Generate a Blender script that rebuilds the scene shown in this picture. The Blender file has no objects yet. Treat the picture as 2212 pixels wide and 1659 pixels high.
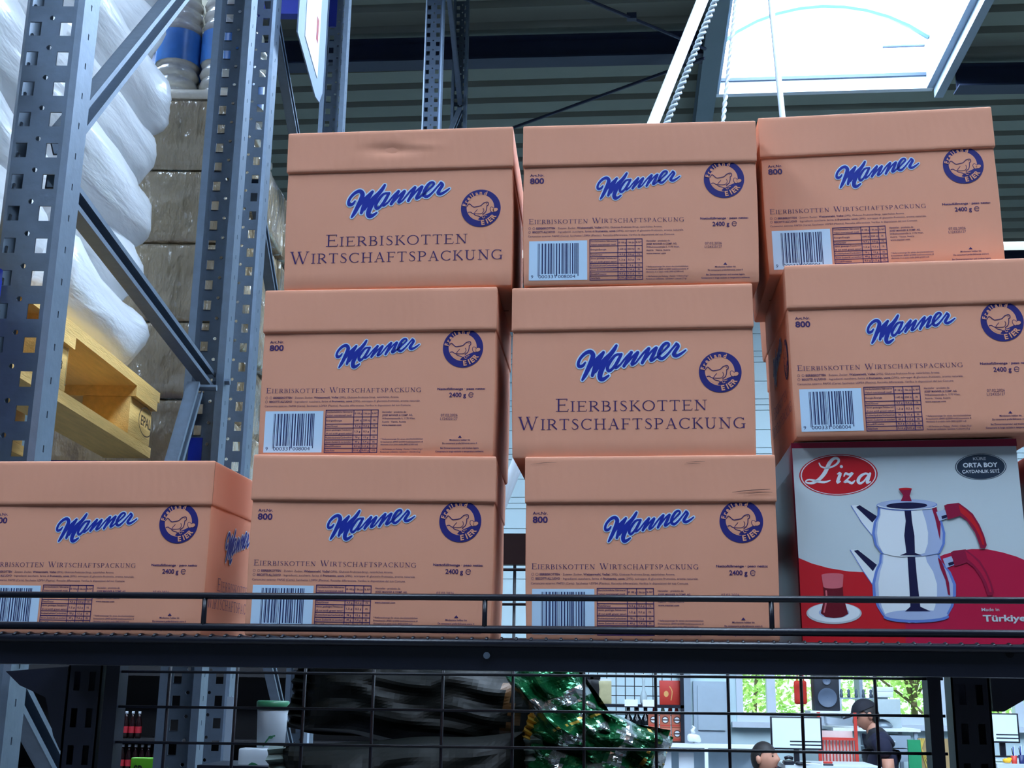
import bpy, bmesh, math, random
from mathutils import Vector, Matrix, noise
random.seed(7)
PI = math.pi
S = bpy.context.scene
C = S.collection

# ------------------------------------------------------------------ camera, world, exposure
cd = bpy.data.cameras.new('camera'); cam = bpy.data.objects.new('camera', cd); C.objects.link(cam)
cd.sensor_width = 36.0; cd.lens = 36.0 * 2655.04 / 2212.0; cd.clip_start = 0.05; cd.clip_end = 200
RW = ((0.99566927, 0.09172026, 0.01516888), (0.00760866, -0.24301515, 0.96999265), (-0.09265424, 0.96567646, 0.24266059))
cam.matrix_world = Matrix(((RW[0][0], RW[1][0], -RW[2][0], 0), (RW[0][1], RW[1][1], -RW[2][1], 0),
                           (RW[0][2], RW[1][2], -RW[2][2], 1.62), (0, 0, 0, 1)))
S.camera = cam
W = bpy.data.worlds.new('world'); S.world = W; W.use_nodes = True
bg = W.node_tree.nodes['Background']; bg.inputs[0].default_value = (0.80, 0.91, 1.0, 1); bg.inputs[1].default_value = 2.0
sl = bpy.data.lights.new('sun', 'SUN'); sl.energy = 6.0; sl.angle = 0.05; sl.color = (1.0, 0.96, 0.88)
sun = bpy.data.objects.new('sun', sl); C.objects.link(sun); sun.location = (0, -5, 20); sun.rotation_euler = (math.radians(28), math.radians(10), 0)
SKY_EMIT = 24.5
S.view_settings.view_transform = 'Standard'; S.view_settings.look = 'None'
S.view_settings.exposure = 0.0; S.view_settings.gamma = 1.0; S.view_settings.use_curve_mapping = False
try:
    cy_ = S.cycles; cy_.max_bounces = 5; cy_.diffuse_bounces = 3; cy_.glossy_bounces = 3; cy_.transmission_bounces = 3; cy_.transparent_max_bounces = 8; cy_.caustics_reflective = False; cy_.caustics_refractive = False
except Exception: pass

# ------------------------------------------------------------------ materials
def lin(c):
    return tuple((v / 12.92 if v <= .04045 else ((v + .055) / 1.055) ** 2.4) for v in (x / 255.0 for x in c))
MATS = {}
def mat(name, rgb, rough=.6, metal=0., var=.08, vscale=20., bump=0., bscale=60., spec=.5, emit=0., stretch=(1, 1, 1), coat=0., alpha_=None, transl=0., bdist=.01):
    if name in MATS: return MATS[name]
    m = bpy.data.materials.new(name); m.use_nodes = True; nt = m.node_tree; p = nt.nodes['Principled BSDF']
    col = lin(rgb) + (1,)
    p.inputs['Roughness'].default_value = rough; p.inputs['Metallic'].default_value = metal
    p.inputs['Specular IOR Level'].default_value = spec; p.inputs['Coat Weight'].default_value = coat
    p.inputs['Base Color'].default_value = col
    if var or bump:
        tc = nt.nodes.new('ShaderNodeTexCoord'); mp = nt.nodes.new('ShaderNodeMapping'); mp.inputs['Scale'].default_value = stretch
        nt.links.new(tc.outputs['Object'], mp.inputs['Vector'])
    if var:
        n = nt.nodes.new('ShaderNodeTexNoise'); n.inputs['Scale'].default_value = vscale; n.inputs['Detail'].default_value = 4
        nt.links.new(mp.outputs[0], n.inputs['Vector'])
        r = nt.nodes.new('ShaderNodeMapRange'); r.inputs[3].default_value = 1 - var; r.inputs[4].default_value = 1 + var
        nt.links.new(n.outputs['Fac'], r.inputs[0])
        x = nt.nodes.new('ShaderNodeVectorMath'); x.operation = 'SCALE'; x.inputs[0].default_value = col[:3]
        nt.links.new(r.outputs[0], x.inputs['Scale']); nt.links.new(x.outputs[0], p.inputs['Base Color'])
    if bump:
        n2 = nt.nodes.new('ShaderNodeTexNoise'); n2.inputs['Scale'].default_value = bscale; n2.inputs['Detail'].default_value = 5
        nt.links.new(mp.outputs[0], n2.inputs['Vector'])
        b = nt.nodes.new('ShaderNodeBump'); b.inputs['Strength'].default_value = bump; b.inputs['Distance'].default_value = bdist
        nt.links.new(n2.outputs['Fac'], b.inputs['Height']); nt.links.new(b.outputs[0], p.inputs['Normal'])
    if emit:
        p.inputs['Emission Color'].default_value = col; p.inputs['Emission Strength'].default_value = emit
    if transl:
        o = nt.nodes['Material Output']; t = nt.nodes.new('ShaderNodeBsdfTranslucent'); t.inputs[0].default_value = col
        mx = nt.nodes.new('ShaderNodeMixShader'); mx.inputs[0].default_value = transl
        nt.links.new(p.outputs[0], mx.inputs[1]); nt.links.new(t.outputs[0], mx.inputs[2]); nt.links.new(mx.outputs[0], o.inputs[0])
    if alpha_ is not None: p.inputs['Alpha'].default_value = alpha_
    MATS[name] = m; return m

def cardboard():
    m = mat('cardboard', (226, 156, 125), .72, var=.05, vscale=9, spec=.25)
    nt = m.node_tree; p = nt.nodes['Principled BSDF']
    tc = nt.nodes.new('ShaderNodeTexCoord'); w = nt.nodes.new('ShaderNodeTexWave'); w.wave_type = 'BANDS'; w.bands_direction = 'X'
    w.inputs['Scale'].default_value = 28; w.inputs['Distortion'].default_value = 7; w.inputs['Detail'].default_value = 3
    nt.links.new(tc.outputs['Object'], w.inputs['Vector'])
    b = nt.nodes.new('ShaderNodeBump'); b.inputs['Strength'].default_value = .025; b.inputs['Distance'].default_value = .004
    nt.links.new(w.outputs['Fac'], b.inputs['Height']); nt.links.new(b.outputs[0], p.inputs['Normal'])
    return m
CARD = cardboard()
CARDIN = mat('cardboard_edge', (150, 105, 80), .8, var=.1)
BLUE = mat('print_blue', (20, 42, 150), .55, var=.03, spec=.3)
VIOLET = mat('print_violet', (58, 34, 92), .6, var=.05, spec=.3)
INKD = mat('print_dark_blue', (38, 34, 110), .6, var=.04, spec=.3)
INKF = mat('print_fine_violet', (92, 60, 96), .6, var=.05, spec=.3)
PALE = mat('print_pale_blue', (196, 220, 240), .6, var=.03, spec=.3)
BARK = mat('print_bar', (30, 40, 90), .6, var=.03, spec=.3)
GALV = mat('galvanized_steel', (106, 120, 136), .46, .7, var=.18, vscale=45, bump=.05, bscale=90)
GALVD = mat('galvanized_steel_dull', (96, 110, 128), .5, .6, var=.15, vscale=35, bump=.05, bscale=90)
BLACKM = mat('black_painted_steel', (13, 16, 30), .38, .0, var=.15, vscale=30, bump=.02, bscale=150)
BLUEM = mat('blue_painted_steel', (16, 40, 150), .45, .0, var=.1, vscale=25)
FILM = mat('stretch_film_white', (244, 247, 250), .3, .0, var=.08, vscale=5, bump=.6, bscale=7, stretch=(1, .3, 1.6), coat=.35, transl=.2, bdist=.03)
FILMB = mat('stretch_film_brown', (150, 134, 108), .13, .0, var=.3, vscale=6, bump=1., bscale=11, stretch=(1, 1, .45), coat=.8, bdist=.05)
WOOD = mat('pallet_wood', (240, 194, 112), .75, .0, var=.22, vscale=10, bump=.25, bscale=40, stretch=(8, 1, 8))
ROOF = mat('roof_sheet', (128, 134, 122), .55, .2, var=.12, vscale=3)
STEELD = mat('dark_painted_beam', (38, 48, 72), .55, .1, var=.12, vscale=5)
STEELG = mat('grey_painted_beam', (112, 132, 142), .55, .1, var=.1, vscale=5)
WALLM = mat('wall_cladding', (204, 226, 230), .5, .1, var=.04, vscale=2)
WHITEP = mat('white_paint', (232, 238, 244), .5, var=.04)
GREYP = mat('grey_paint', (150, 165, 180), .5, var=.06)
FRAMEW = mat('window_frame_white', (206, 216, 226), .4, var=.03)
CONC = mat('concrete_floor', (92, 92, 94), .6, var=.12, vscale=3, bump=.05)
ROPE = mat('white_rope', (225, 232, 240), .7, var=.15, vscale=60)

# ------------------------------------------------------------------ mesh building
class MB:
    def __init__(s): s.v = []; s.f = []; s.m = []
    def add(s, vs, fs, mi=0):
        o = len(s.v); s.v += [tuple(x) for x in vs]; s.f += [tuple(i + o for i in f) for f in fs]; s.m += [mi] * len(fs); return s
    def box(s, x0, x1, y0, y1, z0, z1, mi=0):
        return s.add([(x0, y0, z0), (x1, y0, z0), (x1, y1, z0), (x0, y1, z0), (x0, y0, z1), (x1, y0, z1), (x1, y1, z1), (x0, y1, z1)],
                     [(0, 3, 2, 1), (4, 5, 6, 7), (0, 1, 5, 4), (1, 2, 6, 5), (2, 3, 7, 6), (3, 0, 4, 7)], mi)
    def bar(s, a, b, w, h, mi=0, up=(0, 0, 1)):
        a = Vector(a); b = Vector(b); d = (b - a).normalized(); u = Vector(up); r = d.cross(u)
        if r.length < 1e-4: r = d.cross(Vector((1, 0, 0)))
        r.normalize(); u = r.cross(d); vs = []
        for p in (a, b):
            for sx, sz in ((-1, -1), (1, -1), (1, 1), (-1, 1)): vs.append(p + r * (sx * w / 2) + u * (sz * h / 2))
        return s.add(vs, [(0, 1, 2, 3), (7, 6, 5, 4), (0, 4, 5, 1), (1, 5, 6, 2), (2, 6, 7, 3), (3, 7, 4, 0)], mi)
    def channel(s, a, b, w, h, t=.003, up=(1, 0, 0), mi=0):
        # U section: web of width w, flanges of height h pointing along up
        a = Vector(a); b = Vector(b); d = (b - a).normalized(); u = Vector(up); r = d.cross(u).normalized(); u = r.cross(d)
        s.bar(a, b, w, t, mi, u)
        for k in (-1, 1):
            o = r * (k * (w / 2 - t / 2)) + u * (h / 2); s.bar(a + o, b + o, t, h, mi, u)
            o = r * (k * (w / 2 - w * .12)) + u * h; s.bar(a + o, b + o, w * .24, t, mi, u)
        return s
    def tube(s, pts, r, n=8, mi=0, closed=False, caps=True):
        pts = [Vector(p) for p in pts]; k = len(pts); rs = r if isinstance(r, (list, tuple)) else [r] * k
        ref = Vector((0, 0, 1)); o = len(s.v); prev = None
        for i, p in enumerate(pts):
            d = (pts[min(i + 1, k - 1)] - pts[max(i - 1, 0)]).normalized()
            if prev is None:
                x = d.cross(ref)
                if x.length < .05: x = d.cross(Vector((1, 0, 0)))
            else: x = prev - d * prev.dot(d)
            x.normalize(); prev = x; y = d.cross(x)
            for j in range(n):
                a = 2 * PI * j / n; s.v.append(tuple(p + (x * math.cos(a) + y * math.sin(a)) * rs[i]))
        for i in range(k - 1):
            for j in range(n):
                s.f.append((o + i * n + j, o + i * n + (j + 1) % n, o + (i + 1) * n + (j + 1) % n, o + (i + 1) * n + j)); s.m.append(mi)
        if caps:
            s.f.append(tuple(o + j for j in reversed(range(n)))); s.m.append(mi)
            s.f.append(tuple(o + (k - 1) * n + j for j in range(n))); s.m.append(mi)
        return s
    def lathe(s, prof, c=(0, 0, 0), n=14, mi=0, caps=True):
        o = len(s.v); k = len(prof)
        for r, z in prof:
            for j in range(n):
                a = 2 * PI * j / n; s.v.append((c[0] + r * math.cos(a), c[1] + r * math.sin(a), c[2] + z))
        for i in range(k - 1):
            for j in range(n):
                s.f.append((o + i * n + j, o + i * n + (j + 1) % n, o + (i + 1) * n + (j + 1) % n, o + (i + 1) * n + j)); s.m.append(mi)
        if caps:
            s.f.append(tuple(o + j for j in reversed(range(n)))); s.m.append(mi)
            s.f.append(tuple(o + (k - 1) * n + j for j in range(n))); s.m.append(mi)
        return s
    def prism(s, poly, y0, y1, mi=0):
        n = len(poly); vs = [(x, y0, z) for x, z in poly] + [(x, y1, z) for x, z in poly]
        fs = [tuple(range(n)), tuple(reversed(range(n, 2 * n)))] + [(i, i + n, (i + 1) % n + n, (i + 1) % n) for i in range(n)]
        return s.add(vs, fs, mi)
    def xform(s, M):
        s.v = [tuple(M @ Vector(v)) for v in s.v]; return s
    def mesh(s, name, mats, smooth=False):
        me = bpy.data.meshes.new(name); me.from_pydata(s.v, [], s.f)
        for m in (mats if isinstance(mats, (list, tuple)) else [mats]): me.materials.append(m)
        for p, mi in zip(me.polygons, s.m): p.material_index = mi; p.use_smooth = smooth
        me.update(); return me
    def build(s, name, mats, parent=None, smooth=False):
        return link(name, s.mesh(name, mats, smooth), parent)
def link(name, me, parent=None):
    o = bpy.data.objects.new(name, me); C.objects.link(o)
    if parent is not None: o.parent = parent
    return o
def empty(name, loc=(0, 0, 0), rz=0, ry=0):
    o = bpy.data.objects.new(name, None); C.objects.link(o); o.location = loc; o.rotation_mode = 'ZYX' if False else 'XYZ'
    o.rotation_euler = (0, ry, rz); o.empty_display_size = .05; return o
def tag(o, label, cat, group=None):
    o['label'] = label; o['category'] = cat
    if group: o['group'] = group
    return o
def struct(o, label=None):
    o['kind'] = 'structure'
    if label: o['label'] = label
    return o
def thing(name, label, cat, loc=(0, 0, 0), rz=0, group=None, ry=0): return tag(empty(name, loc, rz, ry), label, cat, group)

def soft_box(name, x0, x1, y0, y1, z0, z1, mats, parent=None, bev=.002, cuts=10, amp=.001, seed=0, fn=None, seg=2):
    bm = bmesh.new(); bmesh.ops.create_cube(bm, size=1)
    bmesh.ops.scale(bm, vec=(x1 - x0, y1 - y0, z1 - z0), verts=bm.verts)
    bmesh.ops.translate(bm, vec=((x0 + x1) / 2, (y0 + y1) / 2, (z0 + z1) / 2), verts=bm.verts)
    if bev: bmesh.ops.bevel(bm, geom=list(bm.edges), offset=bev, segments=seg, affect='EDGES', profile=.5)
    if cuts:
        big = [e for e in bm.edges if e.calc_length() > bev * 6]
        bmesh.ops.subdivide_edges(bm, edges=big, cuts=cuts, use_grid_fill=True)
    if amp or fn:
        cen = Vector(((x0 + x1) / 2, (y0 + y1) / 2, (z0 + z1) / 2))
        for v in bm.verts:
            if amp:
                d = noise.noise(v.co * 14 + Vector((seed * 7.3, seed, 0))) * .5 + .5
                n_ = Vector((0, 0, 0))
                if abs(v.co.y - y0) < bev * .6: n_ = Vector((0, 1, 0))
                elif abs(v.co.y - y1) < bev * .6: n_ = Vector((0, -1, 0))
                elif abs(v.co.x - x0) < bev * .6: n_ = Vector((1, 0, 0))
                elif abs(v.co.x - x1) < bev * .6: n_ = Vector((-1, 0, 0))
                v.co += n_ * d * amp
            if fn: v.co = fn(v.co.copy())
    me = bpy.data.meshes.new(name); bm.to_mesh(me); bm.free()
    for m in (mats if isinstance(mats, (list, tuple)) else [mats]): me.materials.append(m)
    for p in me.polygons: p.use_smooth = True
    try: me.set_sharp_from_angle(angle=math.radians(40))
    except Exception: pass
    return link(name, me, parent)

# flat print: polygons in the plane of a face, u to the right, v up, layered a fraction of a millimetre apart
def text_polys(txt, bold=0.):
    cu = bpy.data.curves.new('t', 'FONT'); cu.body = txt; cu.size = 1; cu.resolution_u = 3; cu.offset = bold; cu.dimensions = '2D'; cu.fill_mode = 'BOTH'
    o = bpy.data.objects.new('t', cu); C.objects.link(o); dg = bpy.context.evaluated_depsgraph_get(); dg.update()
    me = o.evaluated_get(dg).to_mesh(); V = [(v.co.x, v.co.y) for v in me.vertices]; F = [tuple(p.vertices) for p in me.polygons]
    o.evaluated_get(dg).to_mesh_clear(); bpy.data.objects.remove(o); bpy.data.curves.remove(cu); return V, F
TC = {}
class Print:
    def __init__(s): s.b = MB()
    def poly(s, pts, mi=0, lay=0): s.b.add([(u, -lay * .00006, v) for u, v in pts], [tuple(range(len(pts)))], mi); return s
    def rect(s, u0, v0, u1, v1, mi=0, lay=0): return s.poly([(u0, v0), (u1, v0), (u1, v1), (u0, v1)], mi, lay)
    def ell(s, cu, cv, ru, rv, mi=0, lay=0, n=40, a0=0): return s.poly([(cu + ru * math.cos(2 * PI * i / n) * math.cos(a0) - rv * math.sin(2 * PI * i / n) * math.sin(a0), cv + ru * math.cos(2 * PI * i / n) * math.sin(a0) + rv * math.sin(2 * PI * i / n) * math.cos(a0)) for i in range(n)], mi, lay)
    def ring(s, cu, cv, r0, r1, mi=0, lay=0, n=40, k=1.):
        vs = []
        for i in range(n):
            a = 2 * PI * i / n; vs += [(cu + r0 * math.cos(a), -lay * .00006, cv + k * r0 * math.sin(a)), (cu + r1 * math.cos(a), -lay * .00006, cv + k * r1 * math.sin(a))]
        s.b.add(vs, [(2 * i, 2 * i + 1, (2 * i + 3) % (2 * n), (2 * i + 2) % (2 * n)) for i in range(n)], mi); return s
    def stroke(s, pts, w, mi=0, lay=0, extra=0., smooth=3, round_=True):
        s.k = getattr(s, 'k', 0) + 1
        pts = [Vector(p).to_2d() for p in pts]; ws = list(w) if isinstance(w, (list, tuple)) else [w] * len(pts)
        if smooth and len(pts) > 2:       # Catmull-Rom resampling
            q = []; qw = []
            for i in range(len(pts) - 1):
                p0, p1, p2, p3 = pts[max(i - 1, 0)], pts[i], pts[i + 1], pts[min(i + 2, len(pts) - 1)]
                for k in range(smooth):
                    t = k / smooth
                    q.append(.5 * ((2 * p1) + (p2 - p0) * t + (2 * p0 - 5 * p1 + 4 * p2 - p3) * t * t + (3 * p1 - p0 - 3 * p2 + p3) * t ** 3)); qw.append(ws[i] * (1 - t) + ws[i + 1] * t)
            q.append(pts[-1]); qw.append(ws[-1]); pts, ws = q, qw
        L = []; 
        for i, p in enumerate(pts):
            d = (pts[min(i + 1, len(pts) - 1)] - pts[max(i - 1, 0)])
            d = d.normalized() if d.length > 1e-9 else Vector((1, 0)); n = Vector((-d.y, d.x)); h = ws[i] / 2 + extra
            L.append((p + n * h, p - n * h))
        y = -lay * .00006 - (s.k % 40) * 2.5e-6; vs = []
        for a, b in L: vs += [(a.x, y, a.y), (b.x, y, b.y)]
        s.b.add(vs, [(2 * i, 2 * i + 1, 2 * i + 3, 2 * i + 2) for i in range(len(L) - 1)], mi)
        if round_:
            for i, sg in ((0, -1), (len(pts) - 1, 1)):
                a, b = L[i]; h = ws[i] / 2 + extra; r = (a - b) / 2; q = Vector((r.y, -r.x)) * sg; c = (a + b) / 2
                s.b.add([(c.x + r.x * math.cos(t) + q.x * math.sin(t), y, c.y + r.y * math.cos(t) + q.y * math.sin(t)) for t in [PI * j / 6 for j in range(7)]], [tuple(range(7))], mi)
        return s
    def text(s, txt, u0, u1, v0, h=None, mi=0, lay=0, bold=0., cap=.729, align='fit'):
        key = (txt, bold)
        if key not in TC: TC[key] = text_polys(txt, bold)
        V, F = TC[key]
        if not V: return s
        a = min(v[0] for v in V); b = max(v[0] for v in V)
        sx = (u1 - u0) / (b - a); sz = h / cap if h else sx
        s.b.add([(u0 + (x - a) * sx, -lay * .00006, v0 + y * sz) for x, y in V], F, mi); return s
    def glyph(s, ch, cu, cv, ang, h, mi=0, lay=0, bold=.02, sx=1., cap=.729):
        key = (ch, bold)
        if key not in TC: TC[key] = text_polys(ch, bold)
        V, F = TC[key]; a = min(v[0] for v in V); b = max(v[0] for v in V); k = h / cap; c_, s_ = math.cos(ang), math.sin(ang); r = []
        for x, y in V:
            X = (x - (a + b) / 2) * k * sx; Y = y * k - h / 2; r.append((cu + X * c_ - Y * s_, -lay * .00006, cv + X * s_ + Y * c_))
        s.b.add(r, F, mi); return s
    def mesh(s, name, mats): return s.b.mesh(name, mats)

# roman capitals for the product title: thick and thin strokes with serifs, unit cap height
def arc(cx, cy, rx, ry, a0, a1, n=12): return [(cx + rx * math.cos(math.radians(a0 + (a1 - a0) * i / n)), cy + ry * math.sin(math.radians(a0 + (a1 - a0) * i / n))) for i in range(n + 1)]
T, N_ = .12, .05
def curved(cx, cy, rx, ry, a0, a1, n=14):
    p = arc(cx, cy, rx, ry, a0, a1, n); w = [N_ + (T - N_) * abs(math.cos(math.radians(a0 + (a1 - a0) * i / n))) ** 1.5 for i in range(n + 1)]; return ('s', p, w)
def stem(x, y0=0, y1=1, w=T): return [('s', [(x, y0), (x, y1)], w)]
def serif(x, y, r=.13): return [('s', [(x - r, y), (x + r, y)], .045)]
def both(x, a=1, b=1): return (serif(x, .022) if a else []) + (serif(x, .978) if b else [])
def ln(a, b, w): return [('s', [a, b], w)]
ROMAN = {
 'E': (.62, stem(.14) + both(.14) + ln((.14, .975), (.55, .975), N_) + ln((.55, .985), (.53, .82), .05) + ln((.14, .52), (.44, .52), N_) + ln((.44, .6), (.44, .44), .05) + ln((.14, .025), (.58, .025), N_) + ln((.57, .02), (.61, .2), .05)),
 'F': (.58, stem(.14) + both(.14) + ln((.14, .975), (.54, .975), N_) + ln((.54, .985), (.52, .82), .05) + ln((.14, .5), (.43, .5), N_) + ln((.43, .58), (.43, .42), .05)),
 'I': (.30, stem(.15) + both(.15)),
 'R': (.66, stem(.14) + both(.14) + [curved(.26, .74, .24, .24, 90, -90)] + ln((.14, .975), (.28, .975), N_) + ln((.14, .5), (.28, .5), N_) + ln((.3, .5), (.62, .02), T)),
 'B': (.60, stem(.14) + both(.14) + [curved(.26, .75, .21, .225, 90, -90), curved(.28, .27, .25, .25, 90, -90)] + ln((.1, .975), (.28, .975), N_) + ln((.14, .52), (.3, .52), N_) + ln((.1, .022), (.3, .022), N_)),
 'P': (.58, stem(.14) + both(.14) + [curved(.26, .72, .25, .255, 90, -90)] + ln((.1, .975), (.28, .975), N_) + ln((.14, .465), (.28, .465), N_)),
 'S': (.50, [('s', [(.42, .8), (.38, .93), (.25, .975), (.12, .9), (.1, .75), (.2, .6), (.35, .45), (.43, .28), (.38, .1), (.24, .02), (.1, .07), (.06, .22)], [.05, .05, .05, .08, .1, .12, .13, .11, .08, .05, .05, .05])]),
 'K': (.66, stem(.14) + both(.14) + ln((.2, .48), (.52, .98), N_) + ln((.28, .56), (.62, .02), T) + serif(.52, .978, .09) + serif(.6, .022, .06)),
 'O': (.80, [curved(.4, .5, .33, .48, 0, 360, 28)]),
 'C': (.70, [curved(.4, .5, .33, .48, 45, 315, 24)] + ln((.64, .98), (.64, .78), .045)),
 'G': (.76, [curved(.4, .5, .33, .48, 45, 320, 24)] + ln((.64, .98), (.64, .78), .045) + stem(.64, .02, .42) + serif(.62, .42, .12)),
 'T': (.64, stem(.32) + both(.32, 1, 0) + ln((.04, .975), (.6, .975), N_) + ln((.04, .985), (.05, .82), .05) + ln((.6, .985), (.59, .82), .05)),
 'N': (.78, stem(.16, 0, 1, N_) + stem(.64, 0, 1, N_) + ln((.13, .98), (.64, .02), T) + both(.16, 1, 1) + serif(.64, .978)),
 'H': (.76, stem(.15) + stem(.61) + both(.15) + both(.61) + ln((.15, .5), (.61, .5), N_)),
 'A': (.72, ln((.12, .02), (.36, 1.0), N_) + ln((.35, 1.0), (.6, .02), T) + ln((.2, .36), (.5, .36), N_) + serif(.12, .022, .1) + serif(.6, .022, .11)),
 'U': (.74, stem(.16, .25, 1) + stem(.58, .25, 1, N_) + both(.16, 0, 1) + both(.58, 0, 1) + [curved(.37, .28, .21, .26, 180, 360)]),
 'W': (1.04, ln((.1, .98), (.32, .0), T) + ln((.32, .0), (.52, .9), N_) + ln((.46, .98), (.7, .0), T) + ln((.7, .0), (.92, .98), N_) + serif(.1, .978, .1) + serif(.5, .978, .1) + serif(.92, .978, .09)),
}
def roman(pr, txt, u0, u1, v0, h, mi=0, lay=0, small=.8):
    # the first letter of each word tall, the rest small capitals
    tot = 0; L = []; first = True
    for ch in txt:
        if ch == ' ': tot += .42; first = True; continue
        k = 1. if first else small; L.append((ch, tot, k)); tot += ROMAN[ch][0] * k + .07; first = False
    sc = (u1 - u0) / (tot - .07)
    for ch, x, k in L:
        for _, p, w in ROMAN[ch][1]:
            ww = [q * k * h for q in w] if isinstance(w, list) else w * k * h
            pr.stroke([(u0 + (x + a * k) * sc, v0 + b * k * h) for a, b in p], ww, mi, lay, smooth=0, round_=False)

# the script logo, stroke centre lines (px of a drawing 1240 wide) with pen widths
LOGO = [
 ([(412, 275), (385, 312), (345, 322), (335, 285), (360, 225), (415, 170), (468, 155), (496, 190), (488, 240), (450, 335), (410, 420), (378, 475)], [18, 34, 38, 34, 32, 38, 48, 54, 54, 52, 44, 24]),
 ([(612, 165), (575, 225), (525, 320), (488, 425)], [34, 50, 54, 36]),
 ([(440, 370), (520, 260), (605, 170)], [20, 40, 30]),
 ([(755, 88), (722, 145), (655, 235), (602, 335), (572, 420), (580, 468), (615, 466), (668, 428)], [30, 44, 52, 58, 56, 50, 40, 22]),
 ([(525, 390), (600, 270), (690, 175)], [20, 40, 30]),
 ([(798, 190), (745, 198), (690, 265), (655, 335), (668, 378), (715, 345), (785, 235)], [26, 30, 36, 38, 34, 30, 24]),
 ([(808, 190), (775, 255), (738, 325), (752, 342), (800, 300)], [32, 38, 36, 28, 20]),
 ([(790, 315), (860, 225), (918, 168)], [20, 24, 28]),
 ([(918, 170), (880, 245), (835, 325)], [36, 40, 34]),
 ([(850, 315), (930, 220), (985, 170)], [18, 24, 30]),
 ([(988, 172), (960, 230), (922, 300), (940, 305), (980, 275)], [36, 40, 36, 24, 18]),
 ([(965, 290), (1050, 180), (1108, 125)], [20, 24, 28]),
 ([(1110, 128), (1078, 205), (1035, 290)], [36, 40, 34]),
 ([(1050, 275), (1130, 170), (1188, 120)], [18, 24, 30]),
 ([(1192, 122), (1165, 185), (1128, 258), (1150, 262), (1200, 220)], [36, 40, 36, 26, 20]),
 ([(1200, 225), (1270, 160), (1330, 95), (1312, 68), (1270, 90), (1225, 165), (1218, 225), (1252, 246), (1305, 205), (1360, 140), (1412, 78)], [22, 22, 28, 28, 34, 40, 42, 36, 26, 22, 26]),
 ([(1412, 78), (1432, 105), (1405, 150), (1378, 200), (1408, 218), (1460, 192), (1512, 152)], [32, 36, 38, 40, 36, 28, 16]),
]
def logo_print(u0, u1, vb):
    # drawing spans x 318..1525, y 50..492
    k = (u1 - u0) / (1528 - 312); pr = Print(); f = lambda p: (u0 + (p[0] - 312) * k, vb + (495 - p[1]) * k)
    for p, w in LOGO: pr.stroke([f(q) for q in p], [x * k for x in w], 0, 1, extra=14 * k)
    for p, w in LOGO: pr.stroke([f(q) for q in p], [x * k for x in w], 1, 3)
    return pr.mesh('printed_logo', [PALE, BLUE])

def emblem_print(cu, cv, r):
    k = r / 755.; f = lambda x, y: (cu + (x - 905) * k, cv - (y - 820) * k); pr = Print(); n = 64
    pr.ell(cu, cv, r, r, 0, 1, n); a = f(890, 795); pr.ell(a[0], a[1], 525 * k, 525 * k, 1, 3, n)
    P = lambda L: [f(*q) for q in L]
    pr.poly(P([(860, 1200), (940, 1150), (1010, 1118), (1290, 985), (1430, 900), (1520, 1020), (1300, 1270), (950, 1330), (800, 1280)]), 0, 4)
    pr.poly(P([(440, 1000), (520, 985), (600, 1040), (700, 1110), (830, 1145), (885, 1185), (770, 1255), (650, 1205), (530, 1115)]), 1, 5)
    for e in ((1335, 890, 62, 100, .35), (1455, 900, 98, 68, .35)):
        c = f(e[0], e[1]); pr.ell(c[0], c[1], (e[2] + 22) * k, (e[3] + 22) * k, 2, 5, 24, e[4]); pr.ell(c[0], c[1], e[2] * k, e[3] * k, 1, 6, 24, e[4])
    w = 30 * k
    for L in ([(380, 730), (440, 645), (480, 635), (540, 690), (620, 762), (700, 765), (880, 730), (940, 690), (1010, 620), (1080, 592), (1130, 580), (1180, 592), (1195, 650), (1188, 705), (1140, 725), (1135, 780), (1130, 860), (1100, 960), (1060, 1010), (1000, 1050), (988, 1090), (1030, 1112)],
              [(430, 985), (480, 970), (530, 975), (580, 1020), (640, 1040), (680, 1090), (740, 1120), (820, 1140), (880, 1170), (930, 1230)]):
        pr.stroke(P(L), w, 2, 7, smooth=2)
    for L in ([(780, 870), (700, 960), (660, 1020)], [(670, 1040), (800, 1046), (940, 1035), (1010, 960), (1022, 910), (995, 830)], [(1115, 640), (1135, 645)]): pr.stroke(P(L), w * .7, 2, 7, smooth=2)
    for L in ([(935, 1120), (965, 1170), (1000, 1230), (1060, 1200)], [(1000, 1110), (1040, 1150), (1140, 1120)]): pr.stroke(P(L), 22 * k, 1, 8, smooth=2)
    for ch, ad in zip('Freiland', (167, 153.5, 140, 127.5, 119, 105, 90, 72.5)):
        a = math.radians(ad); pr.glyph(ch, cu + 628 * k * math.cos(a), cv + 628 * k * math.sin(a), a - PI / 2, 165 * k, 1, 7, .035, .92)
    for ch, ad in zip('EIER', (-82, -66, -53, -36)):
        a = math.radians(ad); pr.glyph(ch, cu + 580 * k * math.cos(a), cv + 580 * k * math.sin(a), a + PI / 2, 195 * k, 1, 7, .035, 1.)
    return pr.mesh('printed_emblem', [INKD, CARD, VIOLET])

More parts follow.
